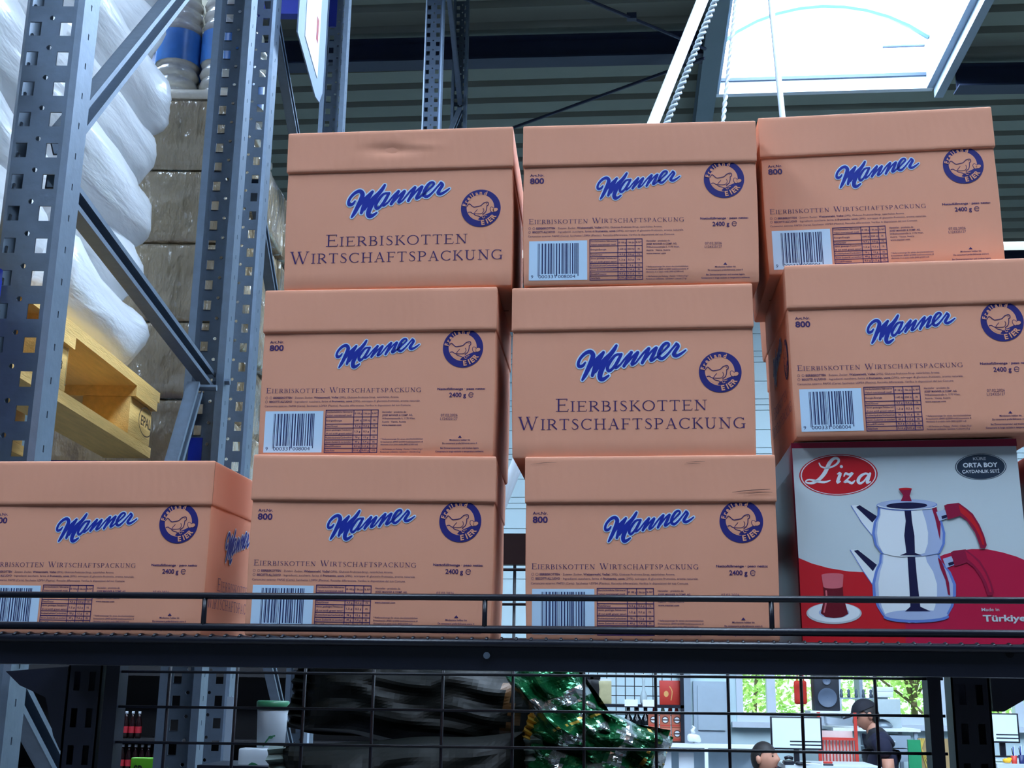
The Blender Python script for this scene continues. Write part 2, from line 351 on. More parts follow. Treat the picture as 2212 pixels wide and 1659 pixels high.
def face_a_meshes():
    out = []; mm = .001
    def add(name, pr, mats): out.append(pr.mesh(name, mats))
    p = Print(); p.text('Art.Nr.', -126 * mm, -109.5 * mm, 133.8 * mm, 3.3 * mm, bold=.012); p.text('800', -126 * mm, -109.6 * mm, 125.2 * mm, 6.8 * mm, bold=.03); add('printed_article_number', p, [VIOLET])
    out.append(logo_print(-49.6 * mm, 48.0 * mm, 103 * mm)); out.append(emblem_print(.0967, .1257, .0229))
    p = Print(); roman(p, 'EIERBISKOTTEN WIRTSCHAFTSPACKUNG', -.127, .0505, .0752, .0062, small=.8); add('printed_title', p, [VIOLET])
    p = Print()
    for i in (0, 1):
        p.ring(-.1258 + .0048 * i, .0697, .0012, .0015, n=14); 
    p.ring(-.1258, .0652, .0012, .0015, n=14)
    p.text('EIERBISKOTTEN', -.1182, -.0965, .0686, .0024, bold=.025); p.text('· Zutaten: Zucker,', -.095, -.0725, .0686, .0023); p.text('Weizenmehl, Vollei', -.0715, -.0435, .0686, .0024, bold=.022); p.text('(29%), Glukose-Fruktose-Sirup, natürliches Aroma.', -.0425, .0255, .0686, .0023)
    p.text("BISCOTTI ALL'UOVO", -.1225, -.0965, .0641, .0024, bold=.025); p.text('· Ingredienti: zucchero, farina di', -.095, -.0515, .0641, .0023); p.text('frumento, uova', -.0505, -.0275, .0641, .0024, bold=.022); p.text('(29%), sciroppo di glucosio-fruttosio, aroma naturale.', -.0265, .0498, .0641, .0023)
    p.text('Cartoncino esterno: PAP20 (Carta). Sacchetto: LDPE4 (Plastica). Raccolta differenziata. Verifica le disposizioni del tuo Comune.', -.1275, .0395, .0591, .0023)
    add('printed_ingredients', p, [INKF])
    # barcode label
    p = Print(); p.rect(-.1262, .0068, -.0598, .0542, 0, 0); rnd = random.Random(3); x = -.1162; i = 0
    widths = [rnd.choice((1, 1, 2, 3)) for _ in range(48)]; tot = sum(widths); k = .0470 / tot; lo = (0, 1, 2, 22, 23, 24, 25, 45, 46, 47)
    for i, w_ in enumerate(widths):
        if i % 2 == 0: p.rect(x, .0115 if i in (0, 2, 22, 24, 46) else .0142, x + w_ * k * .92, .0512, 1, 1)
        x += w_ * k
    p.text('9', -.1238, -.1212, .0092, .0042, 1, 1); p.text('000331', -.1152, -.0958, .0092, .0042, 1, 1); p.text('008004', -.0928, -.0734, .0092, .0042, 1, 1)
    add('printed_barcode', p, [PALE, BARK])
    # nutrition table
    p = Print(); u0, u1, v0, v1 = -.0568, .0026, .0064, .0550; lw = .00042
    U = lambda t: u0 + (u1 - u0) * t; V = lambda t: v1 - (v1 - v0) * t
    rows = [0, .163, .33, .423, .592, .70, .80, .90, 1.0]; cols = [0, .535, .70, .865, 1.0]
    for r in rows: p.rect(u0 - lw, V(r) - lw, u1 + lw, V(r) + lw)
    for c in cols: p.rect(U(c) - lw, v0, U(c) + lw, v1)
    R1 = [('Durchschnittliche Nährwerte/', 'Valori nutrizionali medi'), ('Energie/Energia',), ('Fett/Grassi',), ('davon gesättigte Fettsäuren/', 'di cui acidi grassi saturi'), ('Kohlenhydrate/Carboidrati',), ('davon Zucker/di cui zuccheri',), ('Eiweiß/Proteine',), ('Salz/Sale',)]
    R2 = [('Ø 100 g', '1 Stk./pz', '% RI*'), ('1.645 kJ', '250 kJ', '3%'), ('4,3 g', '0,6 g', '1%'), ('1,2 g', '0,2 g', '1%'), ('78 g', '12 g', '5%'), ('49 g', '7,4 g', '8%'), ('8,3 g', '1,2 g', '2%'), ('0,16 g', '0,02 g', '<1%')]
    for i in range(8):
        a, b = V(rows[i]), V(rows[i + 1]); n = len(R1[i])
        for j, t in enumerate(R1[i]):
            y = a - (a - b) * (j + .5) / n - .0009; wd = min(.0295, .00118 * len(t)); p.text(t, u0 + .001, u0 + .001 + wd, y, .0019, 0, 0, .012)
        for j, t in enumerate(R2[i]):
            c0, c1 = U(cols[j + 1]), U(cols[j + 2]); m_ = (c0 + c1) / 2; wd = min(c1 - c0 - .0016, .0013 * len(t)); p.text(t, m_ - wd / 2, m_ + wd / 2, (a + b) / 2 - .0009, .0020, 0, 0, .012)
    add('printed_nutrition_table', p, [VIOLET])
    p = Print()
    for i, (t, w_) in enumerate((('Hersteller · prodotto da:', 27), ('JOSEF MANNER & COMP. AG,', 34.5), ('Wilhelminenstraße 6, 1170 Wien,', 37.5), ('Austria · Vienna, Austria', 27), ('www.manner.com', 22))): p.text(t, .0072, .0072 + w_ * mm, (51.5 - 3.75 * i) * mm, .0021, bold=.02 if i in (1, 4) else .008)
    for i, (t, w_) in enumerate((('* Referenzmenge für einen durchschnittlichen', 47.5), ('Erwachsenen (8400 kJ/2000 kcal)/assunzione di', 47.5), ('riferimento di un adulto medio (8400 kJ/2000 kcal)', 42), ('~ 160 Portionen pro Packung, 1 Portion = 2 Stück (15 g) /', 47.5), ('Porzioni per confezione, 1 porzione = 2 biscotti (15 g)', 45))): p.text(t, .0065, .0065 + w_ * mm, (20.7 - 3.1 * i - (2.2 if i > 2 else 0)) * mm, .0018, bold=.01)
    add('printed_address', p, [INKF])
    p = Print(); p.text('Nettofüllmenge · peso netto:', .0688, .1226, .0772, .0026, bold=.025); p.text('2400 g', .0822, .1012, .0690, .0052, bold=.022)
    p.stroke(arc(.1068, .0713, .0026, .0027, 20, 320, 12), .0007, smooth=0); p.stroke([(.1046, .0713), (.1092, .0713)], .0005, smooth=0); add('printed_net_weight', p, [VIOLET])
    p = Print(); p.text('07.02.2026', .0732, .0921, .0468, .0031); p.text('L124325127', .0728, .0921, .0427, .0031); add('printed_date', p, [INKF])
    p = Print(); p.poly([(.0930, .0224), (.0975, .0224), (.09525, .0252)])
    for t, w_, y in (('Mindestens haltbar bis', 23, 19.2), ('Da consumarsi preferibilmente entro il:', 39, 15.4), ('Bei Zimmertemperatur und trocken lagern.', 43, 10.0), ('Conservare in luogo asciutto a temperatura ambiente.', 54, 6.2)): p.text(t, .09525 - w_ / 2000, .09525 + w_ / 2000, y * mm, .0020, bold=.012)
    add('printed_storage_note', p, [VIOLET])
    return out
def face_b_meshes():
    out = [logo_print(-.0617, .0612, .0868), emblem_print(.0966, .0958, .0232)]
    p = Print(); roman(p, 'EIERBISKOTTEN', -.0845, .0815, .0530, .0146, small=.8); roman(p, 'WIRTSCHAFTSPACKUNG', -.1265, .1225, .0326, .0150, small=.8)
    out.append(p.mesh('printed_title', [VIOLET])); return out
FA, FB = face_a_meshes(), face_b_meshes()

# ------------------------------------------------------------------ the hall: floor, roof, far wall
WALLF = mat('hall_wall_grey', (88, 96, 104), .7, var=.05, vscale=2)
struct(MB().box(-9.2, -9, -6, 12.2, 0, 6.15).build('wall_left', WALLF)); struct(MB().box(8, 8.2, -6, 12.2, 0, 6.15).build('wall_right', WALLF))
struct(MB().box(-9.2, 8.2, -6.2, -6, 0, 6.15).build('wall_front', WALLF))
ZS = 1.673                                     # top of the wire shelf
fl = MB().box(-9, 8, -6, 12, -.1, 0).build('floor', CONC); struct(fl)
ZR, Y0R, Y1R = 6.0, -6.0, 12.0
SKX0, SKX1, SKY0, SKY1 = .70, 2.20, 2.2, 8.42    # the skylight in view
holes = [(SKX0, SKX1, SKY0, SKY1), (SKX0, SKX1, -2.0, .9), (-4.3, -2.8, -2.0, .9), (-4.3, -2.8, 2.2, 8.42), (4.6, 6.1, 2.2, 8.42)]
PT = .27
def deck_profile(x0, x1):
    pr = [(0, .0), (.175, .0), (.195, .055), (.25, .055), (.27, 0)]; b = MB(); vs = [(x, y, z) for x in (x0, x1) for y, z in pr]
    vs += [(x, y, z + .006) for x in (x0, x1) for y, z in pr]; fs = []
    for i in range(4): fs += [(i, i + 1, 6 + i, 5 + i), (10 + i, 15 + i, 16 + i, 11 + i)]
    b.add(vs, fs); return b
ceil = MB(); y = Y0R; cells = []
nrow = int((Y1R - Y0R) / PT)
me_cache = {}
ceiling = MB().box(-9, 8, Y1R - .02, Y1R, ZR + .06, ZR + .1).build('ceiling', ROOF); struct(ceiling)
for i in range(nrow):
    ya = Y0R + i * PT; cuts = [(-9., 8.)]
    for hx0, hx1, hy0, hy1 in holes:
        if ya + PT > hy0 + .01 and ya < hy1 - .01:
            nc = []
            for a, b in cuts:
                if hx1 <= a or hx0 >= b: nc.append((a, b))
                else:
                    if hx0 > a: nc.append((a, hx0))
                    if hx1 < b: nc.append((hx1, b))
            cuts = nc
    for a, b in cuts:
        if (a, b) not in me_cache: me_cache[(a, b)] = deck_profile(a, b).mesh('roof_panel', ROOF)
        o = link('roof_panel', me_cache[(a, b)], ceiling); o.location = (0, ya, ZR)
    # light tight cover above the ribbed sheet
SKYM = mat('skylight_dome_pane', (212, 233, 255), .5, var=0, emit=SKY_EMIT)
def skylight(x0, x1, y0, y1, label):
    t = thing('skylight', label, 'skylight', ((x0 + x1) / 2, (y0 + y1) / 2, ZR)); hx, hy = (x1 - x0) / 2, (y1 - y0) / 2; zc = .28
    MB().box(-hx - .05, -hx, -hy, hy, -.06, zc).build('side_curb', GREYP, t); MB().box(hx, hx + .05, -hy, hy, -.06, zc).build('side_curb', GREYP, t)
    MB().box(-hx - .05, hx + .05, hy, hy + .05, -.06, zc).build('end_curb', WHITEP, t); MB().box(-hx - .05, hx + .05, -hy - .05, -hy, -.06, zc).build('end_curb', WHITEP, t)
    MB().box(hx + .05, hx + .11, -hy, hy, -.14, -.02).build('rim', GREYP, t); MB().box(-hx - .11, -hx - .05, -hy, hy, -.14, -.02).build('rim', GREYP, t)
    n = 10; ri = .28; rad = (hx * hx + ri * ri) / (2 * ri); am = math.asin(hx / rad)
    pr = [(rad * math.sin(-am + 2 * am * i / n), zc + rad * math.cos(-am + 2 * am * i / n) - rad * math.cos(am)) for i in range(n + 1)]
    LN = mat('skylight_frame_dark', (44, 62, 84), .6, var=0); RB = mat('skylight_rib', (58, 88, 104), .6, var=0)
    MB().box(-hx, hx, hy - .02, hy, .035, .06).build('frame_strip', LN, t); MB().box(-hx, hx, -hy, -hy + .02, .035, .06).build('frame_strip', LN, t)
    MB().box(hx - .30, hx, hy - .03, hy - .01, zc - .012, zc).build('frame_strip', LN, t)
    segs = max(3, round(2 * hy / 1.1))
    for k in range(segs):
        a = -hy + 2 * hy * k / segs; b = -hy + 2 * hy * (k + 1) / segs; m = MB()
        m.add([(x, yy, z) for yy in (a, b) for x, z in pr], [(i, n + 1 + i, n + 2 + i, i + 1) for i in range(n)]); m.build('dome_pane', SKYM, t)
        if k: MB().tube([(x, a, z - .02) for x, z in pr], .022, 6).build('dome_rib', RB, t)
    for yy in (-hy, hy):
        m = MB(); m.add([(x, yy, z) for x, z in pr] + [(0, yy, zc)], [tuple(range(n + 1))]); m.build('end_pane', SKYM, t)
    MB().tube([(x, hy - .16, z - .02) for x, z in pr], .02, 6).build('dome_rib', RB, t)
    return t
skylight(*holes[0], 'bright barrel-vaulted skylight in the ribbed roof above the boxes')
skylight(*holes[1], 'unseen skylight added to light the box fronts, in the roof behind the viewer above the aisle')  # out of view, added and sized to brighten the fronts of the boxes
skylight(*holes[2], 'unseen skylight added for light, in the roof behind the viewer over the left side')  # second added light source behind the viewer, never in view
skylight(*holes[3], 'unseen skylight added to backlight the racking, in the roof at left')  # added out of view to light the film and post holes from behind
skylight(*holes[4], 'unseen skylight added to brighten the far wall, in the roof to the right outside the picture')  # added out of view as extra light for the right and far end
# steel of the roof
def ibeam(m, a, b, h, w, t=.012):
    a = Vector(a); b = Vector(b)
    for dz in (-h / 2, h / 2): m.bar(a + Vector((0, 0, dz)), b + Vector((0, 0, dz)), w, t)
    m.bar(a, b, t, h); return m
g = ibeam(MB(), (.60, -6, 5.84), (.585, 12, 5.84), .18, .125, .014).build('roof_girder', STEELG); tag(g, 'grey steel girder running along the roof beside the skylight', 'girder')
b1 = ibeam(MB(), (-9, 7.42, 5.86), (.53, 7.58, 5.86), .16, .14).build('roof_beam', STEELD); tag(b1, 'dark horizontal roof beam left of the skylight girder', 'roof beam')
b2 = ibeam(MB(), (2.33, 8.14, 5.86), (8, 8.34, 5.86), .16, .14).build('roof_beam', STEELD); tag(b2, 'dark roof beam running right from the skylight corner', 'roof beam')
b3 = ibeam(MB(), (-9, 11.85, 5.80), (8, 11.9, 5.80), .2, .16).build('roof_beam', STEELD); tag(b3, 'dark beam where the roof meets the far wall', 'roof beam')
r1 = MB().tube([(-1.45, 8.83, 5.7), (-.766, 8.349, 5.7), (.3, 7.6, 5.7), (.53, 7.44, 5.7)], .011, 6).build('bracing_rod', STEELD); tag(r1, 'thin dark bracing rod rising from above the top middle box', 'bracing rod')
r2 = MB().tube([(-.9, 6.1, 5.7), (-.215, 6.683, 5.7), (.302, 7.124, 5.7), (.53, 7.32, 5.7)], .011, 6).build('bracing_rod', STEELD); tag(r2, 'thin dark bracing rod at the top, sloping down toward the girder', 'bracing rod')
bc = MB().box(-.03, .03, -.02, .02, -.02, .02).build('clip', STEELD, None); bc.parent = r2; bc.location = (.05, 6.91, 5.71)
# white leaning pole with a rope twisted alongside, and two hanging ropes
pa, pb = Vector((-1.42, 5, .0)), Vector((.849, 5, 5.95))
pole = MB().tube([pa, pb], .026, 14).build('white_pole', WHITEP, smooth=True); tag(pole, 'thick white pole leaning behind the top middle box', 'pole')
def twisted(name, a, b, r, off, turns, label, m=ROPE):
    a = Vector(a); b = Vector(b); d = (b - a).normalized(); x = d.cross(Vector((0, 1, 0))).normalized(); y_ = d.cross(x); t = thing(name, label, 'rope', tuple(a))
    n = int(turns * 8)
    for k in range(2):
        pts = [(b - a) * (i / n) + (x * math.cos(2 * PI * turns * i / n + k * PI) + y_ * math.sin(2 * PI * turns * i / n + k * PI)) * off for i in range(n + 1)]
        MB().tube(pts, r, 5).build('strand', m, t, True)
    return t
d_ = (pb - pa).normalized(); o_ = Vector((.052, 0, -.018))
twisted('rope', pa + d_ * 3.6 + o_, pb + o_ - d_ * .2, .0075, .009, 45, 'twisted grey-white rope running along the leaning white pole', mat('grey_rope', (170, 180, 186), .7))
twisted('rope', (.20, 5.0, 2.2), (.665, 5, 5.95), .006, .005, 60, 'twisted white rope hanging left of the skylight, behind the top middle box')
rp = MB().tube([(.79, 5, 2.2), (.686, 5, 4.073), (.656, 5, 4.639), (.60, 5, 5.76)], .013, 8).build('rope', ROPE, None, True); tag(rp, 'smooth white rope hanging in front of the skylight, above the top right box', 'rope')

# far wall with horizontal cladding and the windows
WY = 12.0
wb = MB(); wins = [(1.0, 2.9, 1.38, 2.44), (3.12, 5.0, 1.38, 2.44), (-1.9, -.95, 1.30, 1.82)]
wb.box(-9, 8, WY, WY + .2, 0, 1.30); wb.box(-9, 8, WY, WY + .2, 2.44, 6.1)
xs = sorted([(-1.9, -.95, 1.30, 1.82), (1.0, 2.9, 1.38, 2.44), (3.12, 5.0, 1.38, 2.44)]); px = -9
for a, b, z0, z1 in xs:
    wb.box(px, a, WY, WY + .2, 1.30, 2.44); px = b
    if z0 > 1.30: wb.box(a, b, WY, WY + .2, 1.30, z0)
    if z1 < 2.44: wb.box(a, b, WY, WY + .2, z1, 2.44)
wb.box(px, 8, WY, WY + .2, 1.30, 2.44)
wall = wb.build('wall_back', WALLM); struct(wall)
cp = MB()
for z0, z1, dy in ((.0, .175, -.03), (.181, .37, -.03), (.376, .425, -.03), (.431, .484, -.03)): cp.box(-9, 8, dy, 0, z0, z1)
cpm = cp.mesh('cladding_panel', WALLM)
for i in range(8):
    o = link('cladding_panel', cpm, wall); o.location = (0, WY, 2.5 + .49 * i)
cpn = MB()
for z0, z1 in ((.0, .175), (.181, .30)): cpn.box(-.90, .45, -.02, 0, z0, z1)
for i in range(2):
    o = link('cladding_panel', cpn.mesh('cladding_panel', WALLM), wall); o.location = (0, WY, 1.9 + .30 * i)
GLASS = bpy.data.materials.new('window_glass'); GLASS.use_nodes = True; nt = GLASS.node_tree; nt.nodes.remove(nt.nodes['Principled BSDF'])
tr = nt.nodes.new('ShaderNodeBsdfTransparent'); tr.inputs[0].default_value = (.95, 1, .99, 1); gl = nt.nodes.new('ShaderNodeBsdfGlossy'); gl.inputs['Roughness'].default_value = .03
mx = nt.nodes.new('ShaderNodeMixShader'); mx.inputs[0].default_value = .07
nt.links.new(tr.outputs[0], mx.inputs[1]); nt.links.new(gl.outputs[0], mx.inputs[2]); nt.links.new(mx.outputs[0], nt.nodes['Material Output'].inputs[0])
def window(n, a, b, z0, z1, mull):
    w = empty('window_%d' % n, ((a + b) / 2, WY, z0)); struct(w); c = (a + b) / 2; h = z1 - z0
    for x0, x1, zz0, zz1 in ((a, a + .06, 0, h), (b - .06, b, 0, h), (a + .06, b - .06, 0, .07), (a + .06, b - .06, h - .06, h)): MB().box(x0 - c, x1 - c, -.03, .08, zz0, zz1).build('frame', FRAMEW, w)
    e = [a + .06] + mull + [b - .06]
    for m in mull: MB().box(m - c - .04, m - c + .04, -.03, .08, .07, h - .06).build('mullion', FRAMEW, w)
    for p, q in zip(e[:-1], e[1:]): MB().box(p - c, q - c, .03, .04, .05, h - .05).build('pane', GLASS, w)
    MB().box(a - c - .05, b - c + .05, -.10, 0, -.05, 0).build('sill', FRAMEW, w)
window(1, 1.0, 2.9, 1.38, 2.44, [1.32, 1.92]); window(2, 3.12, 5.0, 1.38, 2.44, [3.55]); window(3, -1.9, -.95, 1.30, 1.82, [])
# grey door panel and pilaster beside the windows
dr = MB().box(.60, .93, WY - .05, WY, .0, 1.74).build('door_1', mat('door_grey', (176, 192, 204), .5, var=.04)); struct(dr)
MB().box(.64, .89, WY - .07, WY - .05, 1.3, 1.70).build('door_panel', mat('door_grey', (176, 192, 204)), dr)
tm = MB().box(.46, .575, WY - .1, WY, 0, 2.44).build('trim_1', GREYP); struct(tm)

# ------------------------------------------------------------------ pallet racking at left
def perforated(b, org, ux, width, z0, z1, pitch, cols, n_):
    # plate in the plane (ux, z) with rows of real holes; cols: (centre, half width, half height, kind, z offset)
    org = Vector(org); ux = Vector(ux); th = Vector(n_) * .0025
    P = lambda u, z: org + ux * u + Vector((0, 0, z))
    rows = int((z1 - z0) / pitch); edges = [0]; cs = sorted(cols, key=lambda c: c[0])
    for a, c in zip(cs[:-1], cs[1:]): edges.append((a[0] + a[1] + c[0] - c[1]) / 2)
    edges.append(width)
    for r in range(rows):
        zb = z0 + r * pitch
        for k, (c, hw, hh, kind, zo) in enumerate(cs):
            u0, u1 = edges[k], edges[k + 1]; zc = zb + zo
            if zo > pitch * .75: zc -= 0
            za, zd = zb, zb + pitch
            if kind == 'q':
                m = [(c - hw, zc - hh), (c + hw, zc - hh), (c + hw, zc + hh), (c - hw, zc + hh)]; outer = [(u0, za), (u1, za), (u1, zd), (u0, zd)]
            else:
                m = [(c + hw * math.cos(PI * (-.75 + .25 * i)), zc + hh * math.sin(PI * (-.75 + .25 * i))) for i in range(8)]
                outer = [(u0, za), ((u0 + u1) / 2, za), (u1, za), (u1, (za + zd) / 2), (u1, zd), ((u0 + u1) / 2, zd), (u0, zd), (u0, (za + zd) / 2)]
            n = len(m); vs = [P(*q) for q in outer] + [P(*q) for q in m] + [P(*q) + th for q in m]
            fs = [(i, (i + 1) % n, n + (i + 1) % n, n + i) for i in range(n)] + [(n + i, n + (i + 1) % n, 2 * n + (i + 1) % n, 2 * n + i) for i in range(n)]
            b.add(vs, fs)
    if z0 + rows * pitch < z1 - 1e-4: b.add([P(0, z0 + rows * pitch), P(width, z0 + rows * pitch), P(width, z1), P(0, z1)], [(0, 1, 2, 3)])
PW, PD, PP = .096, .072, .054
def post(parent, x, y, z1, face=-1, m=GALV, z0=0.):
    # C section; face=-1: perforated face toward the aisle (-y); +1: away, the open side toward -y. x,y = right corner nearest the camera
    b = MB(); zz = z0; yf = y if face < 0 else y + PD; nn = (0, 1, 0) if face < 0 else (0, -1, 0)
    perforated(b, (x - PW + .008, yf, 0), (1, 0, 0), PW - .016, zz, z1, PP, [(.014, .0095, .0125, 'q', .02), (.040, .0045, .0045, 'o', .040), (.064, .0095, .0125, 'q', .02)], nn)
    for xx, nx in ((x, -1), (x - PW, 1)):
        ys = y + (.008 if face < 0 else 0); perforated(b, (xx, ys, 0), (0, 1, 0), PD - .008, zz, z1, PP, [(.030, .0022, .0055, 'q', .027)], (nx, 0, 0))
        xe = x - .008 if nx < 0 else x - PW + .008     # chamfered corner
        ye = y if face < 0 else y + PD; yc = y + .008 if face < 0 else y + PD - .008
        b.add([(xx, yc, zz), (xe, ye, zz), (xe, ye, z1), (xx, yc, z1)], [(0, 1, 2, 3)])
        yb = y + PD if face < 0 else y; b.add([(xx, yb, zz), (xx + nx * .018, yb, zz), (xx + nx * .018, yb, z1), (xx, yb, z1)], [(0, 1, 2, 3)])
    return b.build('post', m, parent)
RZ = math.radians(4.6); RO = (-.89, 1.745, 0)
def rackpt(lx, ly, z=0): return (RO[0] + lx * math.cos(RZ) - ly * math.sin(RZ), RO[1] + lx * math.sin(RZ) + ly * math.cos(RZ), z)
def frame(loc_y, depth, ztop, label, zig, m2=GALV):
    t = thing('rack_upright_frame', label, 'rack frame', rackpt(0, loc_y), RZ, 'upright frames of the pallet racking')
    post(t, 0, 0, ztop, -1); post(t, 0, depth - PD, ztop, 1)
    for (ya, za, yb, zb) in zig:
        c = MB().channel((-.052, ya, za), (-.052, yb, zb), .042, .026, .0025, up=(1, 0, 0)); o = c.build('brace', m2, t)
    for yy in (0, depth - PD): MB().box(-PW - .02, .02, yy - .02, yy + PD + .02, 0, .008).build('foot_plate', GALV, t)
    for (ya, za, yb, zb) in zig:
        MB().tube([(-.03, yb, zb), (.012, yb, zb)], .008, 6).build('bolt', GALV, t)
    return t
zz = []; z = .35; D_A = 1.155
lv = [(.03, .26), (1.12, 1.13), (.03, 2.02), (1.12, 2.33), (.03, 2.455)]
zigA = [(.04, .30, 1.10, .74), (1.10, .80, .04, 1.20), (.04, 1.28, 1.10, 1.40), (.60, 1.36, 1.10, 2.28), (.045, 2.50, 1.09, 2.345), (.05, 2.56, 1.09, 3.90)]
zigA = [(.04, .30, 1.10, .95), (1.10, 1.0, .04, 1.66), (.62, 1.70, .98, 2.30), (.06, 2.43, 1.10, 2.345), (.06, 2.49, 1.10, 3.66), (1.10, 3.72, .06, 4.3)]
frame(0, D_A, 4.4, 'near galvanized rack upright frame with square holes at the left edge', zigA)
zigB = [(.05, 3.0, 1.25, 2.2), (.06, 3.62, 1.26, 3.05), (.06, 3.70, 1.26, 4.6), (.05, 2.1, 1.25, 1.3)]
frame(1.355, 1.32, 4.9, 'galvanized rack upright frame directly behind the near one, carrying a grey sign plate', zigB)
fc = thing('rack_upright_frame', 'distant galvanized rack upright frame rising behind the top left box', 'rack frame', (-.955, 5.8, 0), math.radians(1.0), 'upright frames of the pallet racking')
post(fc, 0, 0, 5.9, -1, GALVD); post(fc, 0, 1.1, 5.9, 1, GALV)
for a, b, c, d in ((.05, 4.2, 1.1, 5.1), (1.1, 5.15, .05, 5.75), (.05, 3.6, 1.1, 4.15)): MB().channel((-.05, a, b), (-.05, c, d), .04, .025, .0025).build('brace', GALV, fc)
# sign plate on the second frame with a white sheet
sp = thing('sign_plate', 'grey sign plate with a white sheet hung on the second rack frame', 'sign', rackpt(.055, 0), RZ)
def in_plane(m, pts, x0, x1, mi=0):
    n = len(pts); vs = [(x0, y_, z_) for y_, z_ in pts] + [(x1, y_, z_) for y_, z_ in pts]
    m.add(vs, [tuple(range(n)), tuple(reversed(range(n, 2 * n)))] + [(i, i + n, (i + 1) % n + n, (i + 1) % n) for i in range(n)], mi); return m
pl = [(1.40, 3.47), (1.72, 3.43), (1.79, 3.445), (1.835, 3.50), (1.84, 3.60), (1.84, 3.95), (1.40, 3.95)]
in_plane(MB(), pl, 0, .004).build('plate', mat('plate_grey', (128, 146, 168), .45, .3, var=.06), sp)
in_plane(MB(), [(1.50, 3.515), (1.725, 3.495), (1.725, 3.95), (1.50, 3.95)], .0045, .006).build('paper_sheet', mat('paper_white', (250, 252, 255), .6, var=.02), sp)
in_plane(MB(), [(1.665, 3.60), (1.695, 3.60), (1.695, 3.68), (1.665, 3.68)], .0062, .0068).build('red_mark', mat('paper_red', (178, 70, 80), .6), sp)

# blue beams of the racking
def rack_beam(ly, z, label, x0=-2.9, x1=-PW + .002, h=.11):
    t = thing('rack_beam', label, 'rack beam', rackpt(0, ly, z), RZ, 'blue beams of the pallet racking')
    MB().box(x0, x1 - .005, -.022, .022, -h, 0).build('beam', BLUEM, t)
    MB().box(x1 - .012, x1 + .035, -.028, -.022 + .006, -h - .06, .06).build('end_connector', BLUEM, t); return t
rack_beam(-.026, 2.155, 'blue rack beam under the near edge of the wooden pallet')
rack_beam(D_A + .024, 2.155, 'blue rack beam under the far edge of the wooden pallet')
rack_beam(D_A + .024, 3.66, 'blue rack beam at the top of the near rack, behind the bottles', h=.14)
rack_beam(1.33, 2.0, 'blue rack beam on the second rack row, behind the pallet')
rack_beam(2.70, 4.45, 'blue rack beam behind the grey sign plate', h=.16)
bc_ = thing('beam_connector', 'blue beam end connector hooked on the near upright at the left edge', 'connector', rackpt(0, 0, 0), RZ)
MB().box(-PW - .05, -PW + .019, -.012, -.004, 2.00, 2.245).build('plate', BLUEM, bc_)
MB().box(-PW - .05, -PW - .008, -.035, -.004, 2.205, 2.245).build('hook', BLUEM, bc_); MB().box(-.60, -PW - .02, -.04, -.006, 2.05, 2.17).build('beam_end', BLUEM, bc_)

# wooden pallet
def pallet(loc, rz, label, L=1.30, Wd=.87, Hh=.163):
    t = thing('wooden_pallet', label, 'pallet', loc, rz); k = Hh / .144; bt = .022 * k; bh = .078 * k
    ys = [0, L / 2 - .079 * k, L - .158 * k]; xs_ = [-Wd, -Wd / 2 - .05, -.11 * k]
    for xi, x in enumerate(xs_):
        wd = .10 * k if xi != 1 else .145 * k
        MB().box(x, x + wd, 0, L, 0, bt).build('bottom_board', WOOD, t)
        for yy in ys:
            o = soft_box('block', x, x + wd, yy, yy + (.145 if yy else .145) * k, bt, bt + bh, WOOD, t, .003, 0, 0)
    for yy in ys: MB().box(-Wd, 0, yy, yy + .145 * k, bt + bh, 2 * bt + bh).build('cross_board', WOOD, t)
    n = 5; wds = [.145, .1, .145, .1, .145]; gap = (Wd - sum(wds) * k) / 4; x = -Wd
    for w_ in wds: MB().box(x, x + w_ * k, 0, L, 2 * bt + bh, 3 * bt + bh).build('top_board', WOOD, t); x += w_ * k + gap
    # burnt stamps on the side blocks
    INK = mat('burnt_mark', (70, 48, 22), .8)
    b = Print(); cx_, cz = .085, bt + bh / 2; b.ring(cx_, cz, .052, .056, 0, 1, 32, .62); b.text('EPAL', cx_ - .038, cx_ + .038, cz - .012, .024, 0, 1, .02)
    o = link('stamp', b.mesh('stamp', [INK]), t); o.rotation_euler = (0, 0, PI / 2); o.location = (.001, ys[2], 0)
    b = Print(); b.text('HT', .055, .085, cz + .012, .016, 0, 1, .03); b.text('0473', .05, .105, cz - .012, .018, 0, 1, .02); b.text('DB', .055, .085, cz - .034, .016, 0, 1, .03)
    b.rect(.03, cz - .04, .032, cz + .038, 0, 1); b.rect(.125, cz - .04, .127, cz + .038, 0, 1)
    o = link('stamp', b.mesh('stamp', [INK]), t); o.rotation_euler = (0, 0, PI / 2); o.location = (.001, ys[1], 0); return t
PX, PY, PZ, PL, PWD = -.165, -.175, 2.157, 1.30, .87
pallet(rackpt(PX, PY, PZ), RZ, 'light wooden pallet with a burnt oval stamp under the white wrapped sacks')
